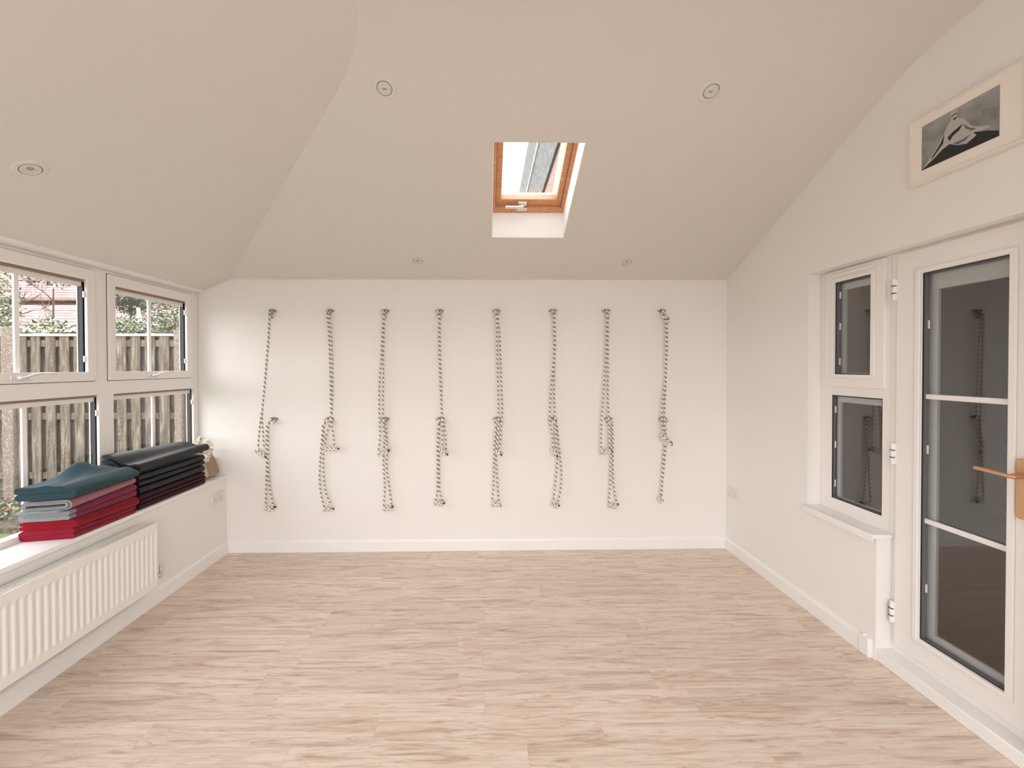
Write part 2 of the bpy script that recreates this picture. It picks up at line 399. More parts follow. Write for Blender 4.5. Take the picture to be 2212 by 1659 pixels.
# door frame + leaf
r=struct(empty('door_1',(2.088,1.85,0)))
m=MB(); m.ring(R3,1.50,2.190,.062,2.095,(.05,.045,.035,.014),2.088,2.15); m.build('door_frame',M_up,r,bevel=.002)
m=MB(); m.ring(R3,1.545,2.146,.100,2.083,(.127,.125,.112,.119),2.072,2.12)
m.ring(R3,1.645,2.048,.190,1.988,(.027,.027,.022,.024),2.064,2.073); m.build('door_leaf',M_up,r,bevel=.005)
glz_right(r,1.672,2.021,.212,1.964,2.072,.075,.030,.04)
for z0 in (1.364,.770):
    m=MB(); m.box(2.092,2.103,1.672,2.019,z0,z0+.024); m.build('glazing_bar',M_up,r,bevel=.003)
for zc in (1.907,1.077,.27):
    m=MB()
    for q in (-.037,0,.037): m.tube([(2.062,2.147,zc+q-.0165),(2.062,2.147,zc+q+.0165)],.0085,14)
    m.box(2.062,2.080,2.139,2.155,zc-.05,zc+.05)
    h=m.build('hinge',M_up,r,bevel=.001)
    m=MB()
    for q in (-.0185,.0185): m.box(2.0525,2.066,2.138,2.156,zc+q-.0016,zc+q+.0016)
    m.build('hinge_joint',M_dark,h)
# copper coloured lever handle
h=empty('door_handle',(2.066,1.618,1.047)); h.parent=r; h.matrix_parent_inverse=Matrix.Translation(-Vector(r.location))
m=MB(); pts=[]
for (cy,cz,a0) in ((1.622,1.152,0),(1.598,1.152,90),(1.598,.942,180),(1.622,.942,270)):
    for k in range(7):
        a=math.radians(a0+15*k); pts.append((2.064,cy+.012*math.cos(a),cz+.012*math.sin(a)))
m.prism(pts,(-.010,0,0)); m.build('back_plate',M_brass,h,bevel=.003,bseg=3)
m=MB(); m.tube([(2.056,1.612,1.098),(2.018,1.612,1.098)],.0105,18); m.build('neck',M_brass,h,smooth=40)
m=MB(); m.tube(catmull([(2.018,1.604,1.097),(2.010,1.618,1.097),(2.006,1.645,1.099),(2.002,1.69,1.103),(2.0,1.725,1.105)],.004),[.0115,.0118,.0118,.0112,.0108,.0104,.010],14,squash=.8); m.build('lever',M_brass,h,smooth=50)
# threshold
m=MB(); m.box(2.010,2.12,1.50,2.174,0,.062); struct(m.build('trim_4',M_gloss,bevel=.004))

# ---- rooflight
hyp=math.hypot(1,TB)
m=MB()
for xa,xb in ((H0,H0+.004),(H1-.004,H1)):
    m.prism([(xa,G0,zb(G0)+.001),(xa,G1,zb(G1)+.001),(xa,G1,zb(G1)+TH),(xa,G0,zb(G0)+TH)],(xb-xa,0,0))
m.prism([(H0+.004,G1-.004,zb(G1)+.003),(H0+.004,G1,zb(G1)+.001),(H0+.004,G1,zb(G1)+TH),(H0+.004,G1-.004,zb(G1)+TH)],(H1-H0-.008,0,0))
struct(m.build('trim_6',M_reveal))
def SK(x,s_,k): # s_ up the slope from the lower edge, k along the outward normal
    return (x, G1-s_/hyp+TB*k/hyp, zb(G1)+TH+TB*s_/hyp+k/hyp)
SL=(G1-G0)*hyp
r=struct(empty('window_5',SK((H0+H1)/2,SL/2,0)))
def SK3(a,b,c): return SK(a,b,c)
m=MB(); m.ring(SK3,H0-.012,H1+.012,-.012,SL+.012,(.037,.037,.062,.045),-.004,.075); m.build('frame',M_pine,r,bevel=.003)
m=MB(); m.ring(SK3,H0+.0255,H1-.0255,.0505,SL-.033,(.0395,.0395,.0555,.052),.018,.065); m.build('sash_frame',M_pine,r,bevel=.003)
m=MB()
# bevelled glazing rebate between sash and glass, its sky-lit paleness put into the colour
a0,a1,b0,b1=H0+.064,H1-.064,.080,SL-.085; w=.026
O=[SK(a0,b0,.060),SK(a1,b0,.060),SK(a1,b1,.060),SK(a0,b1,.060)]; I=[SK(a0+w*.3,b0+w*.2,.10),SK(a1-w*.8,b0+w*.2,.10),SK(a1-w*.8,b1,.10),SK(a0+w*.3,b1,.10)]
m.add(O+I,[(i,(i+1)%4,4+(i+1)%4,4+i) for i in range(4)])
O2=[SK(a0-.03,b0-.03,.066),SK(a1+.03,b0-.03,.066),SK(a1+.03,b1+.03,.066),SK(a0-.03,b1+.03,.066)]; I2=[SK(a0-.02,b0-.02,.104),SK(a1+.02,b0-.02,.104),SK(a1+.02,b1+.02,.104),SK(a0-.02,b1+.02,.104)]
m.add(O2+I2,[(i,(i+1)%4,4+(i+1)%4,4+i) for i in range(4)]+[]); 
m.ring(SK3,a0-.02,a1+.02,b0-.02,b1+.02,(.02+w*.3,.02+w*.8,.02+w*.2,.02),.1,.104)
m.build('glazing_bead',M_mount,r)
m=MB(); m.boxf(SK3,a0-.01,a1+.01,b0-.01,b1+.01,.094,.098); m.build('pane',M_glass,r)
h=empty('window_handle',SK(.25,.07,.01)); h.parent=r; h.matrix_parent_inverse=Matrix.Translation(-Vector(r.location))
m=MB(); m.boxf(SK3,.225,.285,.058,.092,.004,.018); m.build('base_plate',M_alu,h,bevel=.003)
m=MB(); m.boxf(SK3,.135,.265,.055,.076,-.018,-.008); m.tube([SK(.252,.066,.008),SK(.252,.066,-.02)],.010,14); m.build('lever',M_alu,h,bevel=.003)
m=MB(); m.boxf(SK3,.215,.29,.020,.048,-.006,.001); m.build('strike_plate',M_chrome,h,bevel=.003)

# ------------------------------------------------------------------ downlights
def make_downlight():
    r=empty('recessed_downlight',(0,0,0))
    f=lambda a,b,c:(a,b,-c)
    m=MB(); m.lathe([(.058,-.001),(.0578,.002),(.0555,.0042),(.050,.0052),(.0375,.0050),(.0358,.003),(.0358,-.010)],f,56); m.build('bezel',M_light_ring,r,smooth=35)
    m=MB(); m.lathe([(.0378,-.010),(.0378,.0046),(.0338,.0046),(.0338,-.010)],f,56); m.build('shadow_gap',M_dark,r,smooth=35)
    m=MB(); m.lathe([(.0345,-.010),(.0345,.0048),(.0335,.0062),(.0285,.0062),(.0265,.004),(.0262,-.010)],f,56); g=m.build('gimbal_ring',M_light_ring,r,smooth=35)
    m=MB(); m.lathe([(.0264,-.004),(.024,-.0015),(.018,-.0005),(.013,-.0005),(.012,.001),(0,.001)],f,48); m.build('lamp',M_lamp,g,smooth=40)
    return r
def copy_tree(o,parent=None):
    c=o.copy(); C.objects.link(c)
    if parent is not None: c.parent=parent
    for ch in list(o.children): copy_tree(ch,c)
    return c
proto=make_downlight()
nb=Vector((0,TB,1)).normalized(); nl=Vector((-TL,0,1)).normalized()
for i,(p,n,ax,lab) in enumerate([
    ((-.498,2.14),'b',None,'white round recessed downlight high on the sloping ceiling, left of the rooflight top'),
    ((1.12,2.14),'b',None,'white round recessed downlight high on the sloping ceiling, right of the rooflight top'),
    ((-.529,3.345),'b',None,'recessed downlight just above the rope wall, left of the rooflight'),
    ((1.099,3.355),'b',None,'recessed downlight just above the rope wall, right of the rooflight'),
    ((-1.886,1.823),'l',None,'recessed downlight in the left ceiling slope above the windows')]):
    o=proto if i==0 else copy_tree(proto)
    nn=nb if n=='b' else nl
    z=zb(p[1]) if n=='b' else ZT+TL*(p[0]-XT)
    o.location=(p[0],p[1],z)
    o.rotation_mode='QUATERNION'; o.rotation_quaternion=Vector((0,0,1)).rotation_difference(nn)
    tag(o,lab,'ceiling light','recessed downlights in the sloping ceiling')

# ------------------------------------------------------------------ wall hooks and ropes
ROPES={"U":[[[[-1.752,3.512,1.947],[-1.761,3.512,1.798],[-1.773,3.512,1.648],[-1.794,3.512,1.424],[-1.814,3.512,1.199],[-1.83,3.512,1.105],[-1.842,3.512,0.993],[-1.854,3.512,0.869]],[[-1.751,3.516,1.948],[-1.759,3.516,1.798],[-1.772,3.516,1.649],[-1.792,3.516,1.424],[-1.816,3.516,1.199],[-1.821,3.516,1.105],[-1.814,3.516,0.992],[-1.808,3.516,0.868]],[-1.832,3.512,0.831,0.0833,35]],[[[-1.292,3.512,1.947],[-1.281,3.512,1.872],[-1.274,3.512,1.723],[-1.268,3.512,1.498],[-1.266,3.512,1.31],[-1.267,3.512,1.103],[-1.302,3.512,0.971],[-1.318,3.512,0.87]],[[-1.282,3.516,1.948],[-1.264,3.516,1.873],[-1.257,3.516,1.723],[-1.251,3.516,1.498],[-1.253,3.516,1.31],[-1.261,3.516,1.084],[-1.247,3.516,0.97],[-1.237,3.516,0.876]],[-1.265,3.512,0.862,0.0984,-8]],[[[-0.833,3.512,1.947],[-0.845,3.512,1.797],[-0.853,3.512,1.609],[-0.869,3.512,1.421],[-0.874,3.512,1.196],[-0.868,3.512,0.969],[-0.88,3.512,0.849]],[[-0.83,3.516,1.948],[-0.834,3.516,1.798],[-0.839,3.516,1.61],[-0.84,3.516,1.421],[-0.845,3.516,1.195],[-0.838,3.516,1.006],[-0.805,3.516,0.847]],[-0.842,3.512,0.826,0.0908,-10]],[[[-0.383,3.512,1.947],[-0.387,3.512,1.797],[-0.384,3.512,1.609],[-0.377,3.512,1.382],[-0.367,3.512,1.156],[-0.36,3.512,1.005],[-0.364,3.512,0.872]],[[-0.379,3.516,1.948],[-0.38,3.516,1.797],[-0.377,3.516,1.609],[-0.37,3.516,1.382],[-0.364,3.516,1.155],[-0.341,3.516,1.004],[-0.331,3.516,0.852]],[-0.357,3.512,0.838,0.0757,50]],[[[0.084,3.512,1.947],[0.084,3.512,1.796],[0.087,3.512,1.608],[0.094,3.512,1.381],[0.097,3.512,1.154],[0.093,3.512,1.003],[0.078,3.512,0.851]],[[0.092,3.516,1.948],[0.106,3.516,1.797],[0.114,3.516,1.608],[0.121,3.516,1.381],[0.128,3.516,1.154],[0.116,3.516,1.002],[0.108,3.516,0.858]],[0.097,3.512,0.828,0.0454,60]],[[[0.549,3.512,1.947],[0.553,3.512,1.72],[0.541,3.512,1.493],[0.522,3.512,1.266],[0.518,3.512,1.077],[0.537,3.512,0.963],[0.545,3.512,0.841]],[[0.557,3.516,1.948],[0.561,3.516,1.721],[0.553,3.516,1.493],[0.553,3.516,1.266],[0.561,3.516,1.076],[0.564,3.516,0.962],[0.568,3.516,0.84]],[0.552,3.512,0.822,0.0606,65]],[[[0.986,3.512,1.947],[0.982,3.512,1.72],[0.971,3.512,1.492],[0.956,3.512,1.265],[0.941,3.512,1.037],[0.937,3.512,0.839]],[[0.994,3.516,1.947],[0.995,3.516,1.72],[0.995,3.516,1.492],[0.995,3.516,1.264],[1.007,3.516,1.036],[1.011,3.516,0.838]],[0.975,3.512,0.823,0.0833,-15]],[[[1.47,3.512,1.871],[1.474,3.512,1.719],[1.471,3.512,1.529],[1.464,3.512,1.377],[1.445,3.512,1.225],[1.438,3.512,1.092],[1.457,3.512,0.977]],[[1.479,3.516,1.871],[1.484,3.516,1.719],[1.477,3.516,1.529],[1.473,3.516,1.377],[1.466,3.516,1.225],[1.462,3.516,1.091],[1.466,3.516,0.977]],[1.469,3.512,0.924,0.0908,50]]],"Lw":[[[[-1.783,3.528,1.058],[-1.791,3.528,0.933],[-1.793,3.528,0.745],[-1.798,3.528,0.555],[-1.803,3.528,0.385]],[[-1.777,3.532,1.057],[-1.782,3.532,0.933],[-1.784,3.532,0.744],[-1.774,3.532,0.554],[-1.745,3.532,0.391]],[-1.773,3.528,0.37,0.0719,0]],[[[-1.334,3.528,1.056],[-1.346,3.528,0.931],[-1.358,3.528,0.78],[-1.366,3.528,0.628],[-1.356,3.528,0.496],[-1.331,3.528,0.381]],[[-1.324,3.532,1.055],[-1.332,3.532,0.93],[-1.337,3.532,0.779],[-1.334,3.532,0.627],[-1.316,3.532,0.494],[-1.276,3.532,0.399]],[-1.301,3.528,0.366,0.0681,-12]],[[[-0.837,3.528,1.061],[-0.838,3.528,0.891],[-0.846,3.528,0.739],[-0.836,3.528,0.549],[-0.845,3.528,0.378]],[[-0.827,3.532,1.061],[-0.816,3.532,0.89],[-0.821,3.532,0.7],[-0.799,3.532,0.529],[-0.781,3.532,0.387]],[-0.811,3.528,0.366,0.0757,-10]],[[[-0.395,3.528,1.04],[-0.404,3.528,0.889],[-0.404,3.528,0.698],[-0.405,3.528,0.508],[-0.424,3.528,0.424]],[[-0.388,3.532,1.04],[-0.393,3.532,0.888],[-0.39,3.532,0.697],[-0.387,3.532,0.507],[-0.364,3.532,0.422]],[-0.394,3.528,0.405,0.0757,8]],[[[0.079,3.528,1.057],[0.067,3.528,0.924],[0.059,3.528,0.734],[0.055,3.528,0.543],[0.043,3.528,0.417]],[[0.09,3.532,1.057],[0.082,3.532,0.923],[0.078,3.532,0.733],[0.089,3.532,0.542],[0.1,3.532,0.415]],[0.073,3.528,0.394,0.0643,0]],[[[0.559,3.528,1.055],[0.566,3.528,0.883],[0.581,3.528,0.769],[0.566,3.528,0.578],[0.547,3.528,0.406]],[[0.575,3.532,1.055],[0.594,3.532,0.883],[0.613,3.532,0.691],[0.613,3.532,0.538],[0.586,3.532,0.392]],[0.558,3.528,0.386,0.0568,35]],[[[1.018,3.528,1.065],[1.026,3.528,0.881],[1.022,3.528,0.69],[1.018,3.528,0.536],[1.007,3.528,0.391]],[[1.034,3.532,1.064],[1.042,3.532,0.88],[1.042,3.532,0.689],[1.05,3.532,0.535],[1.074,3.532,0.396]],[1.042,3.528,0.371,0.0719,0]],[[[1.464,3.528,1.032],[1.472,3.528,0.879],[1.457,3.528,0.725],[1.449,3.528,0.572],[1.434,3.528,0.449]],[[1.477,3.532,1.032],[1.481,3.532,0.878],[1.47,3.532,0.724],[1.455,3.532,0.571],[1.447,3.532,0.448]],[1.434,3.528,0.422,0.0378,60]]]}
def make_hook():
    r=empty('wall_hook',(0,0,0))
    m=MB(); m.lathe([(.0,.016),(.022,.016),(.031,.012),(.036,.006),(.036,0)],lambda a,b,c:(a,-c,b*.36+.004),32); m.build('base_plate',M_hook,r,smooth=40)
    m=MB(); pth=[(0,-.002,.003),(0,-.020,.010),(0,-.036,.008),(0,-.046,-.002),(0,-.042,-.012),(0,-.028,-.015),(0,-.012,-.010),(0,-.002,-.004)]
    m.tube(catmull(pth,.003),.0036,10); m.build('eye_ring',M_hook,r,smooth=60)
    m=MB()
    for sx in (-1,1):
        m=MB(); m.lathe([(.0045,0),(.004,.003),(.0,.0035)],lambda a,b,c,sx=sx:(sx*.025+a,-.0135-c,b+.004),12); m.build('screw',M_chrome,r,smooth=40)
    return r
def ordinal(i): return ['first','second','third','fourth','fifth','sixth','seventh','eighth'][i]
hk=make_hook(); first=True
TW=2*PI/.0365
def rope(name,A,B,coil,hook,lower,idx):
    r=empty(name,hook)
    for S in (A,B):
        pts=[Vector(p) for p in S]
        # the strand hangs back towards the wall a little below the hook
        m=MB(); m.tube(catmull([hook+Vector((0,-.030,-.018))]+pts,.0045),.0069,12,twist=-TW,lobes=3); m.build('strand',M_rope,r,smooth=180)
    cx,cy,cz,L,ang=coil
    a=math.radians(ang); ax=Vector((math.cos(a),0,-math.sin(a))); c=Vector((cx,cy-.004,cz)); n1=Vector((0,-1,0)); n2=ax.cross(n1)
    rr=.0145 if not (idx==7 and not lower) else .019; p=.0155; N=max(2.2,L/p); pth=[]
    for k in range(int(N*22)+1):
        t=k/22; jit=.0016*math.sin(t*5.1+idx)
        pth.append(c+ax*((t-N/2)*L/N)+n1*(math.cos(2*PI*t)*(rr+jit))+n2*(math.sin(2*PI*t)*(rr-jit)))
    m=MB(); m.tube(pth,.0082,12,twist=-TW*1.3,lobes=3); m.build('handle_knot',M_rope2,r,smooth=180)
    e=pth[-1]; d=ax*.014
    m=MB(); m.tube([e-d*.2,e+d],.0074,12); m.build('rope_tip',M_ropetip,r,smooth=60)
    if idx==7 and not lower:
        m=MB(); m.tube([Vector((1.482+.010*math.cos(2*PI*k/20),3.512+.010*math.sin(2*PI*k/20),1.925-.017*k/20)) for k in range(44)],.0075,12,twist=-TW,lobes=3); m.build('extra_hitch',M_rope,r,smooth=180)
        m=MB(); q=Vector((cx,cy-.012,cz)); m.tube(catmull([q+Vector(v) for v in ((-.045,0,.040),(-.020,-.02,.022),(.010,-.018,-.004),(.035,-.006,-.030),(.052,0,-.046))],.004),.008,12,twist=-TW,lobes=3); m.build('loose_end',M_rope,r,smooth=180)
    # hitch at the hook
    m=MB(); pth=[]
    if lower:
        for k in range(60):
            t=k/20.; pth.append(hook+Vector(((.021-.003*math.sin(t*3+idx))*math.cos(2*PI*t)*.9+.004*(t-1.5),-.030+.012*math.sin(2*PI*t),-.004+.009*math.sin(2*PI*t*.5+idx)-.004*t)))
    else:
        for k in range(44):
            t=k/20.; pth.append(hook+Vector((.0105*math.cos(2*PI*t),-.032+.0105*math.sin(2*PI*t),-.022-.0155*t)))
    m.tube(pth,.0082,12,twist=-TW,lobes=3); m.build('hitch_knot',M_rope,r,smooth=180)
    m=MB(); pth=[]
    for k in range(33):
        t=2*PI*k/32; pth.append(hook+Vector((.011*math.cos(t),-.036+.006*math.sin(t*2),-.012+.013*math.sin(t))))
    m.tube(pth,.0075,10,twist=-TW,lobes=3); m.build('hook_loop',M_rope,r,smooth=180)
    return r
HX=[-1.755,-1.286,-.834,-.387,.084,.55,.995,1.460]
LXs=[-1.748,-1.296,-.838,-.383,.086,.549,1.012,1.471]
desc_u=['knot swung left','knot swung far right','knot behind lower rope','knot hanging right','round end knot','knot pointing down','left strand bowed out','extra hitch and bunched knot']
desc_l=['foot knot swung right','curving to the left','loop opening wide','straight and narrow','slim even loop','right strand bowed out','leaning to the right','twisted with tiny knot']
for i in range(8):
    for low in (0,1):
        hx,hz=(HX[i],1.982) if not low else (LXs[i],1.096-.0018*i)
        h=hk if (i==0 and not low) else copy_tree(hk)
        h.location=(hx,D,hz)
        tag(h,f'grey metal wall hook, {ordinal(i)} from the left in the {"lower" if low else "upper"} row','hook','rope hooks on the back wall')
        A,B,coil=ROPES['Lw' if low else 'U'][i]
        hook=Vector((hx,D,hz))
        r=rope('wall_rope',A,B,coil,hook,low,i)
        tag(r,f'{"short" if low else "long"} striped rope on the {ordinal(i)} {"lower" if low else "upper"} hook from left, {(desc_l if low else desc_u)[i]}','rope','striped yoga ropes on the back wall')

# ------------------------------------------------------------------ radiator
RX=-2.040; RB=-2.118; RT,RZ=.566,.160; RY0,RY1=1.16,2.684
r=empty('radiator',(-2.08,(RY0+RY1)/2,RZ))
tag(r,'long white panel radiator with vertical flutes under the left window','radiator')
# fluted front panel
ribs=[2.664-.0347*k for k in range(43)]
m=MB(); ys=[]; y=RY0+.004
while y<RY1-.004: ys.append(y); y+=.0028
zs=[RZ+.006,RZ+.03,RZ+.045,RZ+.052,RZ+.060,RZ+.070,RZ+.085]+[RZ+.085+(RT-.085-RZ-.085)*k/6 for k in range(1,6)]+[RT-.085,RT-.070,RT-.060,RT-.052,RT-.045,RT-.03,RT-.006]
def press(y,z):
    d=min(abs(y-q) for q in ribs)
    e=min(z-(RZ+.048),(RT-.048)-z)
    if e<0: return 0
    s=min(1,e/.022); s=s*s*(3-2*s)
    q=max(0,1-d/.0120); q=min(1,q*1.8); q=q*q*(3-2*q)
    return -.0085*q*s
vs=[(RX+press(y,z),y,z) for y in ys for z in zs]; nz=len(zs)
m.add(vs,[(i*nz+j,(i+1)*nz+j,(i+1)*nz+j+1,i*nz+j+1) for i in range(len(ys)-1) for j in range(nz-1)])
m.box(RX-.012,RX-.010,RY0+.004,RY1-.004,RZ,RT-.004)
m.build('front_panel',M_rad,r,smooth=60)
m=MB(); m.box(RB,RB+.004,RY0+.01,RY1-.02,RZ,RT-.02); m.build('rear_panel',M_rad,r)
m=MB()
for y0,y1 in ((RY0,RY0+.004),(RY1-.004,RY1)):
    m.box(RB,RX+.002,y0,y1,RZ+.004,RT)
m.build('side_panel',M_rad,r,bevel=.002)
m=MB(); m.box(RX-.006,RX+.002,RY0,RY1,RT-.010,RT+.001); m.box(RB,RB+.008,RY0,RY1,RT-.010,RT+.001)
y=RY0+.012
while y<RY1-.01:
    m.box(RB+.007,RX-.005,y,y+.0058,RT-.004,RT-.0005); y+=.0125
for xx in (RB+.026,RB+.046): m.box(xx,xx+.005,RY0,RY1,RT-.006,RT-.002)
m.build('top_grille',M_rad,r)
m=MB()
y=RY0+.02
while y<RY1-.02:
    m.box(RB+.010,RX-.014,y,y+.0015,RZ+.03,RT-.02); y+=.02
m.build('convector_fin',M_radin,r)
for yy in (1.40,2.45):
    m=MB(); m.box(-2.1385,RB+.002,yy-.02,yy+.02,.22,.50); m.build('wall_bracket',M_rad,r,bevel=.002)
vy=RY1+.078
m=MB(); m.tube([(-2.078,RY1,.205),(-2.078,vy,.205)],.0075,12); m.tube([(-2.078,vy,.185),(-2.078,vy,.232)],.0095,14); m.lathe([(.0,.034),(.008,.034),(.0105,.0)],lambda a,b,c:(-2.078+a,vy+b,.232+c),16)
m.tube([(-2.078,vy,.195),(-2.139,vy,.195)],.0065,12)
m.build('valve',M_chrome,r,smooth=40)

# ------------------------------------------------------------------ sockets
def socket(name,fn,label):
    """fn(a,b,c): a along the wall 0..0.146, b up 0..0.086, c out of the wall"""
    r=empty(name,fn(.073,.043,0)); tag(r,label,'socket','double wall sockets')
    m=MB(); m.boxf(fn,0,.146,0,.086,0,.009); m.build('face_plate',M_plate,r,bevel=.003,bseg=3)
    for a in (.036,.110):
        s=1 if a<.07 else -1
        m=MB(); m.boxf(fn,a+s*.016-.006,a+s*.016+.006,.055,.074,.009,.0125); m.build('rocker_switch',M_plate,r,bevel=.0015)
        m=MB(); m.boxf(fn,a-.0022,a+.0022,.040,.049,.0088,.0095)
        for q in (-.011,.011): m.boxf(fn,a+q-.0035,a+q+.0035,.022,.0262,.0088,.0095)
        m.build('pin_hole',M_hole,r)
    return r
socket('wall_socket',lambda a,b,c:(XL+c,3.362+a,.447+b),'white double socket low on the left wall below the yoga blocks')
socket('wall_socket',lambda a,b,c:(XR-c,3.384+a,.448+b),'white double socket low on the right wall near the back corner')

# ------------------------------------------------------------------ framed print on the right wall
r=empty('framed_print',(XR,1.78,2.35)); tag(r,'white framed black and white print of a seated figure above the glazed door','picture')
m=MB(); m.ring(R3,1.552,1.998,2.352,2.657,.012,XR-.026,XR-.001); m.build('frame',M_frame,r,bevel=.002)
m=MB(); m.box(XR-.018,XR-.002,1.560,1.990,2.360,2.650); m.build('mount',M_mount,r)
M_print=mat('print_paper',(.3,.3,.3),.5)
t=NT(M_print); v=t.coords(); spx=t.new('ShaderNodeSeparateXYZ'); t.l(v,spx.inputs[0])
n=t.noise(v,9,4,.6); c=t.ramp(n,[(.3,(.15,.155,.15)),(.5,(.27,.275,.27)),(.75,(.40,.405,.40))]); t.l(c,t.b.inputs['Base Color'])
m=MB(); m.box(XR-.0195,XR-.018,1.645,1.942,2.412,2.610); pr=m.build('print',M_print,r)
# picture content: u from the left edge (0..1), v up (0..1), flat printed shapes
def PX(u,v,k=0): return (XR-.0198-k,1.942-u*.297,2.412+v*.198)
M_ink=mat('print_dark_ink',(.012,.012,.013),.5); M_pale=mat('print_pale_tone',(.44,.43,.41),.5); M_mid=mat('print_mid_tone',(.13,.13,.13),.5)
def blob(name,pts,mm,k,par=pr):
    m=MB(); m.prism([PX(u,v,k) for u,v in pts],(-.0001,0,0)); return m.build(name,mm,par)
blob('dark_ground',[(0,0),(1,0),(1,.10),(.88,.20),(.72,.30),(.5,.36),(.34,.30),(.22,.22),(.1,.10),(0,.01)],M_ink,0)
blob('seated_figure',[(.02,.02),(.12,.22),(.20,.32),(.28,.50),(.34,.64),(.37,.74),(.415,.80),(.42,.86),(.40,.93),(.42,1.0),(.455,1.03-.05),(.485,.99-.01),(.505,.93),(.50,.86),(.485,.80),(.52,.745),(.57,.72),(.62,.60),(.68,.46),(.75,.39),(.83,.33),(.90,.29),(.88,.25),(.80,.26),(.70,.31),(.74,.22),(.62,.14),(.50,.20),(.40,.30),(.30,.26),(.20,.16),(.10,.08)],M_pale,.0002)
blob('figure_shadow',[(.33,.58),(.27,.40),(.19,.26),(.13,.17),(.17,.18),(.25,.29),(.31,.38)],M_ink,.0004)
blob('figure_shadow',[(.57,.60),(.53,.50),(.44,.44),(.40,.36),(.37,.46),(.43,.52),(.50,.56)],M_ink,.0004)
blob('figure_shadow',[(.58,.58),(.66,.44),(.74,.36),(.68,.36),(.60,.47)],M_mid,.0004)
blob('figure_shadow',[(.44,.28),(.56,.27),(.68,.30),(.60,.22),(.50,.21)],M_mid,.0004)
blob('figure_shadow',[(.42,.885),(.46,.90),(.50,.885),(.50,.865),(.46,.88),(.42,.86)],M_ink,.0004)
blob('figure_shadow',[(.44,.80),(.47,.815),(.495,.80),(.475,.77),(.45,.775)],M_ink,.0004)

# ------------------------------------------------------------------ folded blankets and mats on the window board
def serp_outline(x0,x1,z0,z1,layers,start='L',gap=.94):
    """outline of a cloth folded to and fro; returns a closed list of (x,z)"""
    t=(z1-z0)/layers; h=t*gap/2; path=[]
    for k in range(layers):
        z=z0+t*(k+.5); right=(k%2==0)==(start=='L')
        a,b=(x0+t/2,x1-t/2) if right else (x1-t/2,x0+t/2)
        n=max(6,int((x1-x0)/.014))
        for i in range(n+1): path.append((a+(b-a)*i/n,z))
        if k<layers-1:
            cx=b; cz=z+t/2; s=1 if right else -1
            for i in range(1,6):
                th=-PI/2+PI*i/6; path.append((cx+s*t/2*math.cos(th),cz+t/2*math.sin(th)))
    P=[Vector((a,b)) for a,b in path]; N=len(P); Lf=[];Rt=[]
    for i in range(N):
        d=(P[min(i+1,N-1)]-P[max(i-1,0)]).normalized(); nn=Vector((-d.y,d.x))
        Lf.append(P[i]+nn*h); Rt.append(P[i]-nn*h)
    def capo(p,d,side):
        nn=Vector((-d.y,d.x)); out=[]
        for i in range(1,6):
            th=PI*i/6; out.append(p+nn*h*math.cos(th)*side+d*h*math.sin(th))
        return out
    d1=(P[-1]-P[-2]).normalized(); d0=(P[0]-P[1]).normalized()
    return [tuple(p) for p in Lf+capo(P[-1],d1,1)+Rt[::-1]+capo(P[0],d0,1)]
def folded(name,mats,outline,y0f,y1f,warp,parent=None,ny=26,amp=.002,seed=0,rim=.006):
    """outline swept along Y; y0f/y1f give the end position for an x; warp moves points"""
    n=len(outline); V=[]; F=[]; MI=[]
    ts=[0,.012]+[i/ny for i in range(1,ny)]+[.988,1]
    for t in ts:
        for i,(x,z) in enumerate(outline):
            y=y0f(x)+(y1f(x)-y0f(x))*t
            q=Vector((x*9+seed,y*9,z*16)); nz=noise.noise(q)*amp; nx=noise.noise(q+Vector((31,5,7)))*amp; 
            ee=noise.noise(Vector((x*22+seed,z*30,seed)))*.004*(1-2*t)
            V.append(warp(x+nx,y+ee,z+nz*.7))
    for j in range(len(ts)-1):
        for i in range(n):
            k=(i+1)%n; F.append((j*n+i,j*n+k,(j+1)*n+k,(j+1)*n+i)); MI.append(0)
    F.append(tuple(range(n))[::-1]); MI.append(1 if len(mats)>1 else 0)
    F.append(tuple((len(ts)-1)*n+i for i in range(n))); MI.append(1 if len(mats)>1 else 0)
    m=MB(); m.v=V; m.f=F; m.m=MI
    return m.build(name,mats,parent,smooth=62)
NOW=lambda x,y,z:(x,y,z)
def yn(off=0): return lambda x: 2.250+off-(-2.12-x)*.2
def yf(off=0): return lambda x: 2.640+off
def sm(t): t=max(0,min(1,t)); return t*t*(3-2*t)
# warp of the whole pile: the far end rises slightly higher than the near end
def pile(zn,zf):
    pass
ZS=.640
# piles rise from the near end (first z) to the far end (second z)
def lerpwarp(z0,z1,n0,n1,f0,f1,extra=None):
    """maps nominal z in [z0,z1] to the range at the near end [n0,n1] and at the far end [f0,f1]"""
    def w(x,y,z):
        t=(y-2.23)/.41; t=max(-.1,min(1.05,t)); q=(z-z0)/(z1-z0)
        a=n0+(f0-n0)*t; b=n1+(f1-n1)*t
        zz=a+(b-a)*q
        return (x,y,zz) if extra is None else extra(x,y,zz,q,t)
    return w
o=folded('folded_blanket',[M_dred],serp_outline(-2.352,-2.128,0,1,2,'R') if 0 else serp_outline(-2.352,-2.128,0,.060,2,'R'),yn(.0),yf(),lerpwarp(0,.060,ZS,.697,ZS,.685),seed=1)
tag(o,'dark crimson folded blanket, bottom one of the near pile on the window board','blanket','folded blankets')
o=folded('folded_blanket',[M_red],serp_outline(-2.350,-2.120,0,.052,2,'L'),yn(-.01),yf(),lerpwarp(0,.052,.6985,.741,.6865,.740),seed=2,amp=.003)
tag(o,'bright red folded blanket lying on the crimson one','blanket','folded blankets')
r=empty('folded_blanket',(-2.24,2.43,.747)); tag(r,'magenta folded blanket with pale grey ends, above the red ones','blanket','folded blankets')
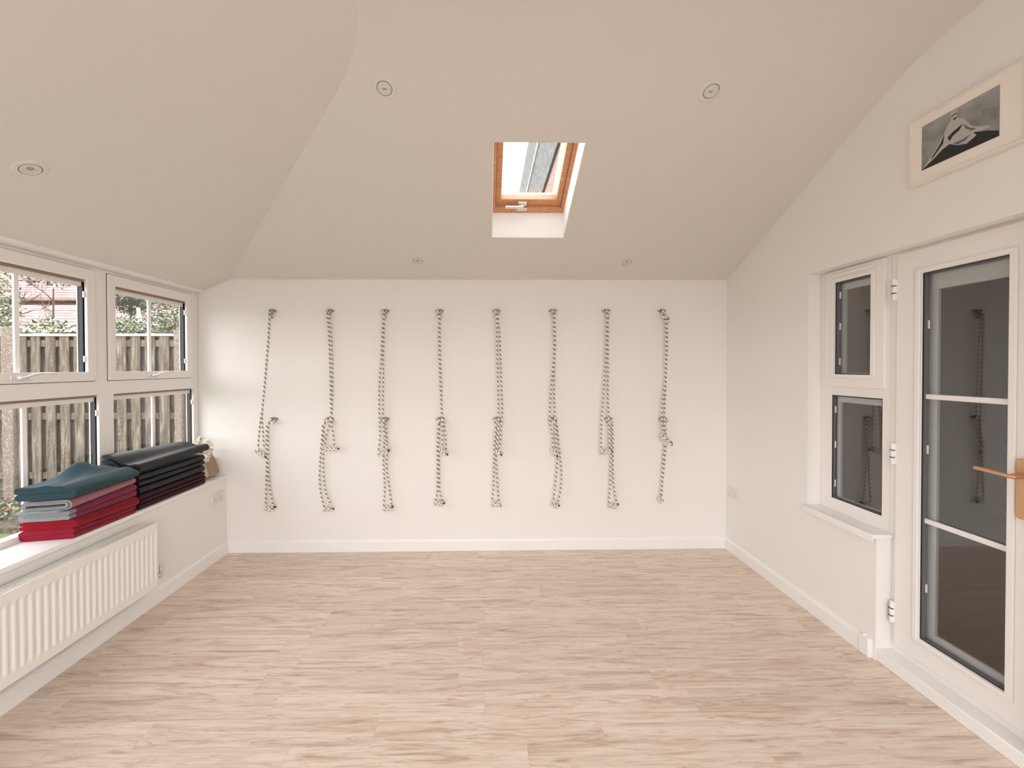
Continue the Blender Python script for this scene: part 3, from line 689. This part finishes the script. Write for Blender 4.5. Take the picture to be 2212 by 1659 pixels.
o=folded('wool_cloth',[M_magenta],serp_outline(-2.352,-2.122,0,.052,2,'R'),yn(.02),yf(-.002),lerpwarp(0,.052,.7425,.790,.7415,.815),r,seed=3,amp=.003)
o=folded('grey_border',[M_grey],serp_outline(-2.338,-2.132,0,.050,2,'R'),yn(-.016),lambda x:yn(.06)(x),lerpwarp(0,.050,.743,.789,.743,.80),r,ny=4,seed=4,amp=.003); o['label']='pale grey woven end of the magenta blanket'
# dusty pink blanket rolled flat, its grey inner side showing as coils
def roll_outline(x0,x1,z0,z1,turns,th):
    """flat spiral outline"""
    path=[]; 
    def stadium(a,b,c,d,n=12):
        r=(d-c)/2; out=[]
        for i in range(n+1): out.append((a+r+(b-a-2*r)*i/n,c))
        for i in range(1,8): th_=-PI/2+PI*i/8; out.append((b-r+r*math.cos(th_),(c+d)/2+r*math.sin(th_)))
        for i in range(n+1): out.append((b-r-(b-a-2*r)*i/n,d))
        for i in range(1,8): th_=PI/2+PI*i/8; out.append((a+r+r*math.cos(th_),(c+d)/2+r*math.sin(th_)))
        return out
    N=0
    L=[stadium(x0+k*th,x1-k*th,z0+k*th,z1-k*th) for k in range(turns+1)]
    for k in range(turns):
        n=len(L[k])
        for i in range(n):
            t=i/n; a=L[k][i]; b=L[k+1][i]; path.append((a[0]*(1-t)+b[0]*t,a[1]*(1-t)+b[1]*t))
    return path
def strip_outline(path,h):
    P=[Vector((a,b)) for a,b in path]; N=len(P); Lf=[];Rt=[]
    for i in range(N):
        d=(P[min(i+1,N-1)]-P[max(i-1,0)]).normalized(); nn=Vector((-d.y,d.x)); Lf.append(P[i]+nn*h); Rt.append(P[i]-nn*h)
    return [tuple(p) for p in Lf+Rt[::-1]]
r=empty('folded_blanket',(-2.24,2.43,.80)); tag(r,'flat rolled dusty pink blanket with grey coiled end, directly under the teal blanket','blanket','folded blankets')
th=.0100
pth=roll_outline(-2.345,-2.125,0+.004,.060-.004,2,.0104)
o=folded('wool_cloth',[M_dusty,M_grey],strip_outline(pth,.0042),yn(-.015),yf(-.004),lerpwarp(0,.060,.7920,.852,.8165,.860),r,seed=5,amp=.0016)
pth2=[(-2.385,.001),(-2.36,.000),(-2.33,.0),(-2.28,.0),(-2.2,0),(-2.15,.001)]
o=folded('grey_lining',[M_grey],strip_outline(roll_outline(-2.331,-2.139,.0125,.0475,2,.0062),.0027),yn(-.020),lambda x:yn(.02)(x),lerpwarp(0,.060,.7920,.852,.81,.857),r,ny=4,seed=6,amp=.0014); o['label']='pale grey inner coils of the rolled blanket'
o=folded('wool_fringe',[M_grey],strip_outline([(-2.348+.012*i,.004+.0015*math.sin(i)) for i in range(17)],.0028),yn(-.045),lambda x:yn(.02)(x),lerpwarp(0,.060,.7925,.852,.80,.857),r,ny=4,seed=8); 
# teal blanket: two thick folds, the upper one pulled up in a corner against the window
def teal_warp(x,y,z,q,t):
    w=sm((-2.13-x)/.215)
    pk=math.exp(-((y-2.50)/(.10 if y<2.5 else .07))**2)*.066+math.exp(-((y-2.64)/.08)**2)*.012
    k=sm((q-.45)/.35)
    zz=z+pk*w*w*k
    zz+=k*.005*math.sin(38*x+22*y)*(1-abs(2*w-1))+k*.010*sm((x+2.25)/.07)*sm((2.4-y)/.2)*0
    zz-=k*.014*sm((x+2.165)/.05)
    if q<.5: zz-=0.010*w*sm((2.25-y)/.12)*(1-q*2)*0
    return (x,y,zz)
o=folded('folded_blanket',[M_teal],serp_outline(-2.352,-2.112,0,.072,2,'L'),yn(-.03),yf(-.008),lerpwarp(0,.072,.8545,.922,.8615,.921,teal_warp),seed=9,amp=.004,ny=40)
tag(o,'dark teal blanket on top of the near pile, one corner pulled up against the glass','blanket','folded blankets')

# mats
zn=[.640,.668,.697,.727,.776,.812,.852]; 
mats_=[(M_plum,.6405,.673,-2.150,'lowest plum rubber mat of the far pile'),(M_plum,.674,.701,-2.146,'second plum rubber mat from the bottom of the far pile'),(M_plum,.702,.733,-2.142,'uppermost plum rubber mat, under the charcoal ones'),
 (M_char,.734,.779,-2.150,'charcoal mat resting directly on the plum mats'),(M_char,.780,.817,-2.156,'thin charcoal mat in the middle of the dark mats'),(M_char,.818,.862,-2.150,'charcoal mat right under the loose top mat')]
for i,(mm,a,b,xr,lab) in enumerate(mats_):
    o=folded('yoga_mat',[mm],serp_outline(-2.352+.004*(i%3),xr,0,b-a,2,'L',.90),lambda x,i=i:2.684+.006*math.sin(i*2.1),lambda x,i=i:3.300+.010*math.sin(i*1.7+1),lambda x,y,z,a=a:(x,y,z+a),seed=20+i,amp=.0015)
    tag(o,'folded '+lab,'yoga mat','folded yoga mats')
def topmat(x,y,z):
    t=(y-2.68)/.65; w=sm((-2.185-x)/.13)
    z2=z+w*(.058-.030*t)+.0*t
    z2-=.010*math.exp(-((x+2.215)/.035)**2)*(1-.6*t)
    z2+=.010*t*sm((x+2.25)/.1)
    return (x,y,z2)
o=folded('yoga_mat',[M_char],serp_outline(-2.353,-2.134,0,.060,2,'L',.72),lambda x:2.672-.012*sm((-2.2-x)/.1),lambda x:3.325,lambda x,y,z:topmat(x,y,z+.8735),seed=40,amp=.002,ny=30)
tag(o,'thick charcoal mat loosely folded over the top of the far pile','yoga mat','folded yoga mats')

# blocks and straps in the corner
def block(name,c,size,rz,rx,ry,mm,lab):
    m=MB(); a,b,h=size; m.box(-a/2,a/2,-b/2,b/2,0,h); o=m.build(name,mm,bevel=.006,bseg=3)
    o.rotation_euler=(rx,ry,rz); o.location=c; tag(o,lab,'yoga block','yoga blocks in the window corner'); return o
block('yoga_block',(-2.222,3.490,.655),(.078,.128,.140),0,0,math.radians(-19),M_cork,'brown speckled cork yoga block leaning in the far corner of the window board')
block('yoga_block',(-2.222,3.390,.652),(.080,.056,.150),0,0,math.radians(-16),M_foam,'pale beige yoga block standing between the mats and the cork block')
def ribbon(name,pts,w,side,lab,seed=0):
    P=catmull(pts,.006); V=[];F=[]
    th=.0016; n=len(P)
    for i,p in enumerate(P):
        d=(P[min(i+1,n-1)]-P[max(i-1,0)]).normalized()
        s_=Vector(side); s_=s_+Vector((noise.noise(p*26+Vector((seed,0,0))),noise.noise(p*26+Vector((0,seed,3))),noise.noise(p*26+Vector((7,0,seed)))))*1.5
        s_=(s_-d*s_.dot(d)).normalized(); nn=d.cross(s_)
        for a,b in ((-1,-1),(1,-1),(1,1),(-1,1)): V.append(tuple(p+s_*a*w/2+nn*b*th/2))
    for i in range(n-1):
        for k in range(4): F.append((i*4+k,i*4+(k+1)%4,(i+1)*4+(k+1)%4,(i+1)*4+k))
    F+= [(0,1,2,3),(4*n-4,4*n-3,4*n-2,4*n-1)]
    m=MB(); m.add(V,F); o=m.build(name,M_strap,smooth=50); tag(o,lab,'strap','cotton yoga straps in the corner'); return o
rs=random.Random(5)
def bunch(c,R,k,n=16,flat=.45):
    out=[]
    for i in range(n):
        a=i*1.25+k; out.append((c[0]+R*math.cos(a)*(.6+.5*rs.random()),c[1]+R*.8*math.sin(a)*(.6+.5*rs.random()),c[2]+R*flat*math.sin(a*1.7+k)*(.5+.7*rs.random())))
    return out
ribbon('yoga_strap',bunch((-2.275,3.400,.862),.042,.3,16),.034,(0,.2,1),'cream cotton strap bunched on top of the blocks nearest the mats',1)
ribbon('yoga_strap',bunch((-2.245,3.495,.852),.036,1.7,15),.030,(.3,0,1),'cream cotton strap bunched on the cork block beside the wall',2)
ribbon('yoga_strap',[(-2.335,3.47,.90),(-2.31,3.48,.945),(-2.26,3.475,.955),(-2.215,3.46,.925),(-2.19,3.45,.895)],.040,(.8,.6,.2),'cream cotton strap arching over the bunched straps to the wall',3)
ribbon('yoga_strap',[(-2.18,3.37,.885),(-2.19,3.40,.86),(-2.185,3.43,.835),(-2.195,3.46,.815),(-2.18,3.40,.805),(-2.19,3.365,.80)],.036,(.2,.2,1),'cream cotton strap end hanging beside the dark mats',4)

# ------------------------------------------------------------------ room beyond the glazed door
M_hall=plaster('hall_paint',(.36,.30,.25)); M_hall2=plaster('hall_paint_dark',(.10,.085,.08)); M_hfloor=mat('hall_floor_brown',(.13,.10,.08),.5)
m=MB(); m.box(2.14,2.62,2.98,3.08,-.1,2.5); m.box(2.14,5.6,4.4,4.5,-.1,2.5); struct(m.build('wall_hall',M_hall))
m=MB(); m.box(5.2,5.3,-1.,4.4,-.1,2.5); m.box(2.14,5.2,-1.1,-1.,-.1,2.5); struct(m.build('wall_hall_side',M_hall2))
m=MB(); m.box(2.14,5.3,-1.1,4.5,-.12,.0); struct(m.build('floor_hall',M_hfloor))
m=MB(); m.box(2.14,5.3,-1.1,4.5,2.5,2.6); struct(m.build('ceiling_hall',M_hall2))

# ------------------------------------------------------------------ garden
M_grass=mat('lawn_grass',(.07,.10,.035),.9); t=NT(M_grass); v=t.coords(); n=t.noise(v,5,6,.7); n2=t.noise(v,60,3,.7)
c=t.ramp(n,[(.35,(.055,.085,.025)),(.55,(.09,.12,.045)),(.7,(.16,.15,.09))]); c=t.mix(n2,c,(.14,.16,.075)); t.l(c,t.b.inputs['Base Color'])
m=MB(); m.box(-40,-2.48,-20,45,-.25,-.05); o=m.build('lawn',M_grass); struct(o)
M_soil=mat('soil',(.07,.055,.04),.95); t=NT(M_soil); n=t.noise(t.coords(),18,5,.8); t.l(t.ramp(n,[(.4,(.035,.03,.02)),(.6,(.14,.12,.09)),(.75,(.25,.23,.18))]),t.b.inputs['Base Color'])
m=MB(); m.box(-8,-2.48,4.15,5.25,-.1,.0); struct(m.build('soil_bed',M_soil))
M_fence=mat('weathered_fence_timber',(.3,.25,.2),.9,spec=.1); t=NT(M_fence)
n=t.noise(t.coords((10,10,1.2)),3,5,.65,.6); n2=t.noise(t.coords((1,1,.6)),42,5,.8); n3=t.noise(t.coords(),3.0,3)
c=t.ramp(n,[(.32,(.060,.042,.032)),(.5,(.15,.115,.09)),(.68,(.30,.25,.20))]); 
sp_=t.ramp(n2,[(.62,(0,0,0)),(.70,(1,1,1))]); c=t.mix(sp_,c,(.42,.38,.32)); c=t.mix(t.ramp(n3,[(.4,(0,0,0)),(.65,(.35,.35,.35))]),c,(.13,.125,.09)); t.l(c,t.b.inputs['Base Color']); t.bump(n,.4,.004)
M_cap=mat('skylit_capping_timber',(.55,.50,.44),.8)  # paler than the boards: sky light on the top put into the colour
M_post=mat('weathered_fence_post',(.2,.15,.11),.9); t=NT(M_post); n2=t.noise(t.coords(),45,5,.8); c=t.ramp(n2,[(.45,(.17,.125,.10)),(.62,(.30,.25,.21)),(.7,(.6,.56,.5))]); t.l(c,t.b.inputs['Base Color'])
def fence_panel(x0,x1,lab,z0=.13,zt=1.905,y=5.0):
    r=empty('timber_fence',((x0+x1)/2,y,z0)); tag(r,lab,'fence','fence panels in the garden')
    x=x0+.01; i=0; rr=random.Random(int(x0*100))
    while x+.10<x1:
        m=MB(); w=.104+rr.uniform(-.006,.008); m.box(x,x+w,y,y+.016,z0+rr.uniform(0,.01),zt-.02)
        m.build('board',M_fence,r,bevel=.003)
        m=MB(); m.box(x+.052,min(x1,x+.052+.159),y+.055,y+.07,z0,zt-.02); m.build('rear_board',M_fence,r)
        x+=.1605; i+=1
    for q in (z0+.12,.93,zt-.14):
        m=MB(); m.box(x0,x1,y+.017,y+.054,q,q+.075); m.build('rail',M_fence,r)
    m=MB(); m.box(x0,x1,y-.012,y+.075,zt-.02,zt+.008); m.build('capping_rail',M_cap,r)
    m=MB(); m.box(x0,x1,y+.0,y+.035,-.06,z0-.006); m.build('gravel_board',M_fence,r)
fence_panel(-5.37,-3.57,'weathered timber fence panel right behind the two garden windows')
fence_panel(-7.20,-5.51,'weathered timber fence panel left of the thick fence post')
fence_panel(-3.475,-2.6,'weathered fence panel hidden partly behind the window jamb')
for x0,x1,zt,lab in ((-5.505,-5.375,1.990,'brown square fence post at the left edge of the near window'),(-3.567,-3.483,1.952,'speckled fence post at the right edge of the far window')):
    m=MB(); m.box(x0,x1,4.97,5.09,-.05,zt); o=m.build('fence_post',M_post,bevel=.008); tag(o,lab,'fence post','fence posts')
def leaves(name,parent,N,fn,size,mats,rr,asp=2.2,up=.4):
    m=MB()
    for i in range(N):
        c=Vector(fn(rr)); s=size*rr.uniform(.6,1.25)
        d=Vector((rr.gauss(0,1),rr.gauss(0,1),rr.gauss(0,.7)-up*.3)).normalized(); q=Vector((rr.gauss(0,1),rr.gauss(0,1),rr.gauss(0,1)+up)); q=(q-d*q.dot(d)).normalized()
        w=s/asp/2; n=d.cross(q)*s*.10
        m.add([c,c+d*s*.35+q*w+n,c+d*s,c+d*s*.35-q*w+n],[(0,1,2,3)],rr.randrange(len(mats)))
    o=m.build(name,mats,parent); o['kind']='stuff'; return o
def leafm(name,c,r=.45,tr=0): return mat(name,c,r,spec=.5)
ML1=leafm('laurel_leaf',(.16,.20,.10),.3); ML2=leafm('laurel_leaf_pale',(.33,.36,.24),.35); ML3=leafm('dark_leaf',(.045,.06,.035)); ML4=leafm('conifer_green',(.06,.085,.05),.6); ML5=leafm('dry_leaf',(.34,.22,.12),.7)
M_bark=mat('bark',(.10,.075,.06),.9)
def branchy(name,loc,h,rad,rr,nb=14,r0=.03,spread=1.0,depth=2):
    m=MB()
    def br(p,d,L,r,k):
        pts=[p]; q=p.copy(); dd=d.copy()
        for i in range(5):
            dd=(dd+Vector((rr.gauss(0,.16),rr.gauss(0,.16),rr.gauss(.03,.1)))).normalized(); q=q+dd*L/5; pts.append(q.copy())
        m.tube(pts,[r*(1-.13*i) for i in range(6)],5)
        if k>0:
            for i in range(3): 
                a=rr.randrange(1,6); nd=(dd+Vector((rr.gauss(0,.6),rr.gauss(0,.6),rr.gauss(.1,.4)))*spread).normalized(); br(pts[a],nd,L*.62,r*.5,k-1)
    p=Vector(loc)
    m.tube([p,p+Vector((0,0,h*.5)),p+Vector((.03,0,h))],[r0*1.6,r0*1.3,r0*.6],8)
    for i in range(nb):
        z=h*(.3+.7*i/nb); a=rr.uniform(0,2*PI); br(p+Vector((0,0,z)),Vector((math.cos(a),math.sin(a),rr.uniform(.1,.8))).normalized(),rad*rr.uniform(.7,1.1),r0*.5,depth)
    return m
def plant(name,lab,cat,loc,h,r3,N,size,mats,seed,nb=8,asp=2.2,r0=.03,zc=.75,group='shrubs and trees beyond the fence',depth=1):
    rr=random.Random(seed); r=empty(name,loc); tag(r,lab,cat,group)
    branchy('branches',loc,h*.8,r3[0]*.8,rr,nb,r0,depth=depth).build('branches',M_bark,r)
    if N:
        def fn(q):
            while 1:
                a=Vector((q.uniform(-1,1),q.uniform(-1,1),q.uniform(-1,1)))
                if .25<a.length<1: break
            return (loc[0]+a.x*r3[0],loc[1]+a.y*r3[1],loc[2]+h*zc+a.z*r3[2])
        leaves('foliage',r,N,fn,size,mats,rr,asp)
    return r
plant('laurel_bush','sparse pale laurel sprays just above the fence in the near window','shrub',(-5.50,5.55,0),2.02,(.36,.16,.15),330,.065,[ML1,ML2,ML2,ML3],11,zc=.985,nb=5,r0=.012)
plant('laurel_bush','dense laurel bush above the fence on the left side of the far window','shrub',(-4.56,5.60,0),2.2,(.24,.20,.22),900,.060,[ML1,ML2,ML2,ML3],12,zc=.90,nb=5,r0=.012)
plant('mixed_hedge_bush','tall mixed green bush above the fence on the right side of the far window','shrub',(-4.50,6.45,0),2.75,(.30,.3,.50),1700,.060,[ML1,ML4,ML5,ML3,ML2],13,zc=.76,nb=6,r0=.02)
plant('evergreen_tree','bushy green tree at the left edge of the near window','tree',(-7.85,6.8,0),3.3,(.50,.45,.75),2000,.075,[ML1,ML4,ML2,ML2],15,zc=.76,r0=.04)
plant('conifer_tree','dark conifer over the roof in the left part of the far window','tree',(-7.75,9.5,0),3.8,(.46,.4,.42),1700,.10,[ML3,ML4],16,zc=.82,r0=.05,asp=4,nb=5)
plant('conifer_tree','grey green conifer behind the tall bush in the far window','tree',(-6.25,8.5,0),3.6,(.42,.4,.80),1600,.09,[ML4,ML1,ML3],17,zc=.74,r0=.05,asp=4,nb=5)
plant('bare_tree','leafless branching tree in front of the red roofs','tree',(-9.15,8.3,0),3.5,(.85,.5,.3),0,.07,[ML3],18,nb=18,zc=.85,r0=.022,depth=2)
plant('bare_tree','leafless tree with dark drooping twigs near the top of the near window','tree',(-9.6,9.7,0),4.1,(.85,.5,.25),420,.08,[ML3,M_bark],19,nb=9,zc=.87,r0=.022,depth=2)
rr=random.Random(3)
r=empty('ivy_patch',(-5.3,4.7,0)); tag(r,'low ivy and leaf litter at the foot of the fence','plants')
leaves('foliage',r,700,lambda q:(q.uniform(-6.2,-4.4),q.uniform(4.3,4.86),abs(q.gauss(0,.06))),.06,[ML1,ML2,ML5,ML3],rr)
# bird-box white post in the laurel
m=MB(); m.tube([(-4.675,5.9,-.06),(-4.675,5.9,2.08),(-4.70,5.9,2.33)],.022,10); o=m.build('garden_pole',M_upvc,smooth=40); tag(o,'short white pole rising out of the laurel in the far window','pole')

# neighbouring bungalow
M_tile=mat('red_roof_tiles',(.45,.20,.16),.75); t=NT(M_tile); v=t.coords()
s3=t.new('ShaderNodeSeparateXYZ'); t.l(v,s3.inputs[0]); zz=t.math('FRACT',t.math('MULTIPLY',s3.outputs[2],8.5)); xx=t.math('FRACT',t.math('MULTIPLY',s3.outputs[0],3.3))
e=t.math('MAXIMUM',t.math('LESS_THAN',zz,.26),t.math('LESS_THAN',xx,.05)); n=t.noise(v,3,4)
c=t.ramp(n,[(.35,(.24,.13,.115)),(.65,(.34,.22,.195))]); c=t.mix(t.math('MULTIPLY',e,.8),c,(.05,.02,.016)); t.l(c,t.b.inputs['Base Color'])
M_brick=mat('red_brick',(.3,.15,.1),.9); t=NT(M_brick); v=t.coords(); mp=t.new('ShaderNodeMapping'); mp.inputs['Rotation'].default_value=(PI/2,0,0); t.l(v,mp.inputs[0])
bt=t.new('ShaderNodeTexBrick'); bt.inputs['Scale'].default_value=1; bt.inputs['Brick Width'].default_value=.225; bt.inputs['Row Height'].default_value=.075; bt.inputs['Mortar Size'].default_value=.006
bt.inputs['Color1'].default_value=(.40,.19,.14,1); bt.inputs['Color2'].default_value=(.30,.13,.10,1); bt.inputs['Mortar'].default_value=(.5,.45,.4,1); t.l(mp.outputs[0],bt.inputs[0]); t.l(bt.outputs[0],t.b.inputs['Base Color'])
b=empty('neighbour_bungalow',(-14,14,0)); tag(b,'neighbouring bungalow with two red tiled roofs beyond the garden fence','house')
m=MB(); m.box(-17,-9.0,11.4,13.4,-.1,2.5); m.box(-26,-11.9,15.2,21,-.1,3.95); m.build('wall',M_brick,b)
m=MB(); m.prism([(-17.2,11,2.50),(-17.2,13.6,3.38),(-17.2,13.6,3.48),(-17.2,11,2.60)],(8.4,0,0)); m.build('lower_roof',M_tile,b)
m=MB(); m.prism([(-26.2,14.7,3.78),(-26.2,19,6.5),(-26.2,19,6.6),(-26.2,14.7,3.86)],(14.4,0,0)); m.build('upper_roof',M_tile,b)
m=MB(); m.prism([(-8.8,10.98,2.44),(-8.8,13.6,3.32),(-8.8,13.6,3.52),(-8.8,10.98,2.64)],(.05,0,0)); m.box(-17.2,-8.8,10.94,11.0,2.42,2.56); m.build('barge_board',M_upvc,b)
# own house wall rising beside the room, seen through the rooflight
M_brick2=mat('pale_red_brick',(.45,.28,.23),.9); t=NT(M_brick2); v=t.coords(); mp=t.new('ShaderNodeMapping'); mp.inputs['Rotation'].default_value=(PI/2,PI/2,0); t.l(v,mp.inputs[0])
bt=t.new('ShaderNodeTexBrick'); bt.inputs['Scale'].default_value=1; bt.inputs['Brick Width'].default_value=.225; bt.inputs['Row Height'].default_value=.075; bt.inputs['Mortar Size'].default_value=.007
bt.inputs['Color1'].default_value=(.30,.165,.14,1); bt.inputs['Color2'].default_value=(.23,.12,.10,1); bt.inputs['Mortar'].default_value=(.36,.32,.29,1); t.l(mp.outputs[0],bt.inputs[0]); t.l(bt.outputs[0],t.b.inputs['Base Color'])
M_soff=mat('grey_soffit',(.40,.40,.40),.8); t=NT(M_soff); n=t.noise(t.coords(),8,4,.7); t.l(t.ramp(n,[(.35,(.07,.07,.075)),(.65,(.20,.20,.195))]),t.b.inputs['Base Color'])
h=empty('next_door_house',(3.,10,0)); tag(h,'brick house with grey tiled roof edge seen through the rooflight','house')
m=MB(); m.box(1.52,4.5,5.5,20,-.1,6.15); m.build('brick_wall',M_brick2,h)
m=MB(); m.prism([(1.46,5.3,6.10),(1.20,5.3,7.90),(1.24,5.3,8.0),(1.7,5.3,6.2)],(0,15,0)); m.prism([(1.24,5.3,8.0),(3.2,5.3,9.2),(3.2,5.3,9.1),(1.5,5.3,7.9)],(0,15,0)); m.build('eaves',M_soff,h)
m=MB(); m.tube([(1.30,5.2,7.1),(1.30,20.3,7.1)],.03,10); m.build('gutter',M_upvc,h,smooth=40)
M_bounce=mat('bounce_ground_grey',(.24,.23,.215),.85)  # unseen ground added behind the viewer to set the bounced light
m=MB(); m.box(-8,8,-16,YREAR-.14,-.2,-.04); struct(m.build('bounce_ground',M_bounce))

SKY=3.0
EXPO=0.83

# ------------------------------------------------------------------ light
W=bpy.data.worlds.new('overcast_sky'); bpy.context.scene.world=W; W.use_nodes=True
nt=W.node_tree; bg=nt.nodes['Background']; bg.inputs[0].default_value=(1,1,1,1); bg.inputs[1].default_value=SKY
tc=nt.nodes.new('ShaderNodeTexCoord'); sx=nt.nodes.new('ShaderNodeSeparateXYZ'); nt.links.new(tc.outputs['Generated'],sx.inputs[0])
rp=nt.nodes.new('ShaderNodeValToRGB'); e=rp.color_ramp.elements; e[0].position=0.0; e[0].color=(.20,.19,.175,1); e[1].position=1; e[1].color=(.88,.92,.96,1)
e.new(.495).color=(.20,.19,.175,1); e.new(.505).color=(1.0,1.0,1.01,1)
ma=nt.nodes.new('ShaderNodeMath'); ma.operation='MULTIPLY_ADD'; ma.inputs[1].default_value=.5; ma.inputs[2].default_value=.5
nt.links.new(sx.outputs[2],ma.inputs[0]); nt.links.new(ma.outputs[0],rp.inputs[0]); nt.links.new(rp.outputs[0],bg.inputs[0])
def portal(name,loc,rot,sx_,sy_):
    l=bpy.data.lights.new(name,'AREA'); l.shape='RECTANGLE'; l.size=sx_; l.size_y=sy_; l.cycles.is_portal=True
    o=bpy.data.objects.new(name,l); C.objects.link(o); o.location=loc; o.rotation_euler=rot; return o
portal('window_daylight_left',(-2.44,2.25,1.38),(0,-PI/2,0),1.5,2.65)
portal('garden_door_daylight',(-.075,YREAR-.07,1.1),(PI/2,0,0),3.95,2.2)
portal('added_rooflight_daylight',(.65,-1.35,ZF+.1),(0,0,0),1.9,1.9)
portal('rooflight_daylight',SK((H0+H1)/2,SL/2,.11),(math.atan(-TB),0,0),.52,.78)
l=bpy.data.lights.new('hall_fill_light','POINT'); l.energy=1.3; l.color=(1,.82,.66); l.shadow_soft_size=.08
o=bpy.data.objects.new('hall_fill_light',l); C.objects.link(o); o.location=(2.75,2.35,2.25)  # added fill to lift the brown hall wall, no lamp seen there

# ------------------------------------------------------------------ camera
cam=bpy.data.cameras.new('camera'); co=bpy.data.objects.new('camera',cam); C.objects.link(co)
FPX=930.0; cam.sensor_fit='HORIZONTAL'; cam.sensor_width=36; cam.lens=FPX/2212*36; cam.clip_start=.02; cam.clip_end=200
cam.shift_x=(1106-1066.47)/2212; cam.shift_y=-(829.5-804.38)/2212
yaw,pitch,roll=.0166,.01196,-.00219
f=Vector((math.sin(yaw)*math.cos(pitch),math.cos(yaw)*math.cos(pitch),-math.sin(pitch)))
rt=Vector((math.cos(yaw),-math.sin(yaw),0)); u=rt.cross(f)
r2=rt*math.cos(roll)+u*math.sin(roll); u2=-rt*math.sin(roll)+u*math.cos(roll)
M=Matrix((r2,u2,-f)).transposed().to_4x4(); M.translation=Vector((0,0,1.52)); co.matrix_world=M
S=bpy.context.scene; S.camera=co
S.view_settings.view_transform='Standard'; S.view_settings.look='None'; S.view_settings.gamma=1; S.view_settings.use_curve_mapping=False
S.view_settings.exposure=EXPO
S.cycles.use_adaptive_sampling=True; S.cycles.adaptive_threshold=.1
S.cycles.max_bounces=10; S.cycles.diffuse_bounces=7; S.cycles.glossy_bounces=4; S.cycles.transparent_max_bounces=24; S.cycles.transmission_bounces=6
S.cycles.use_denoising=True; S.cycles.sample_clamp_indirect=8
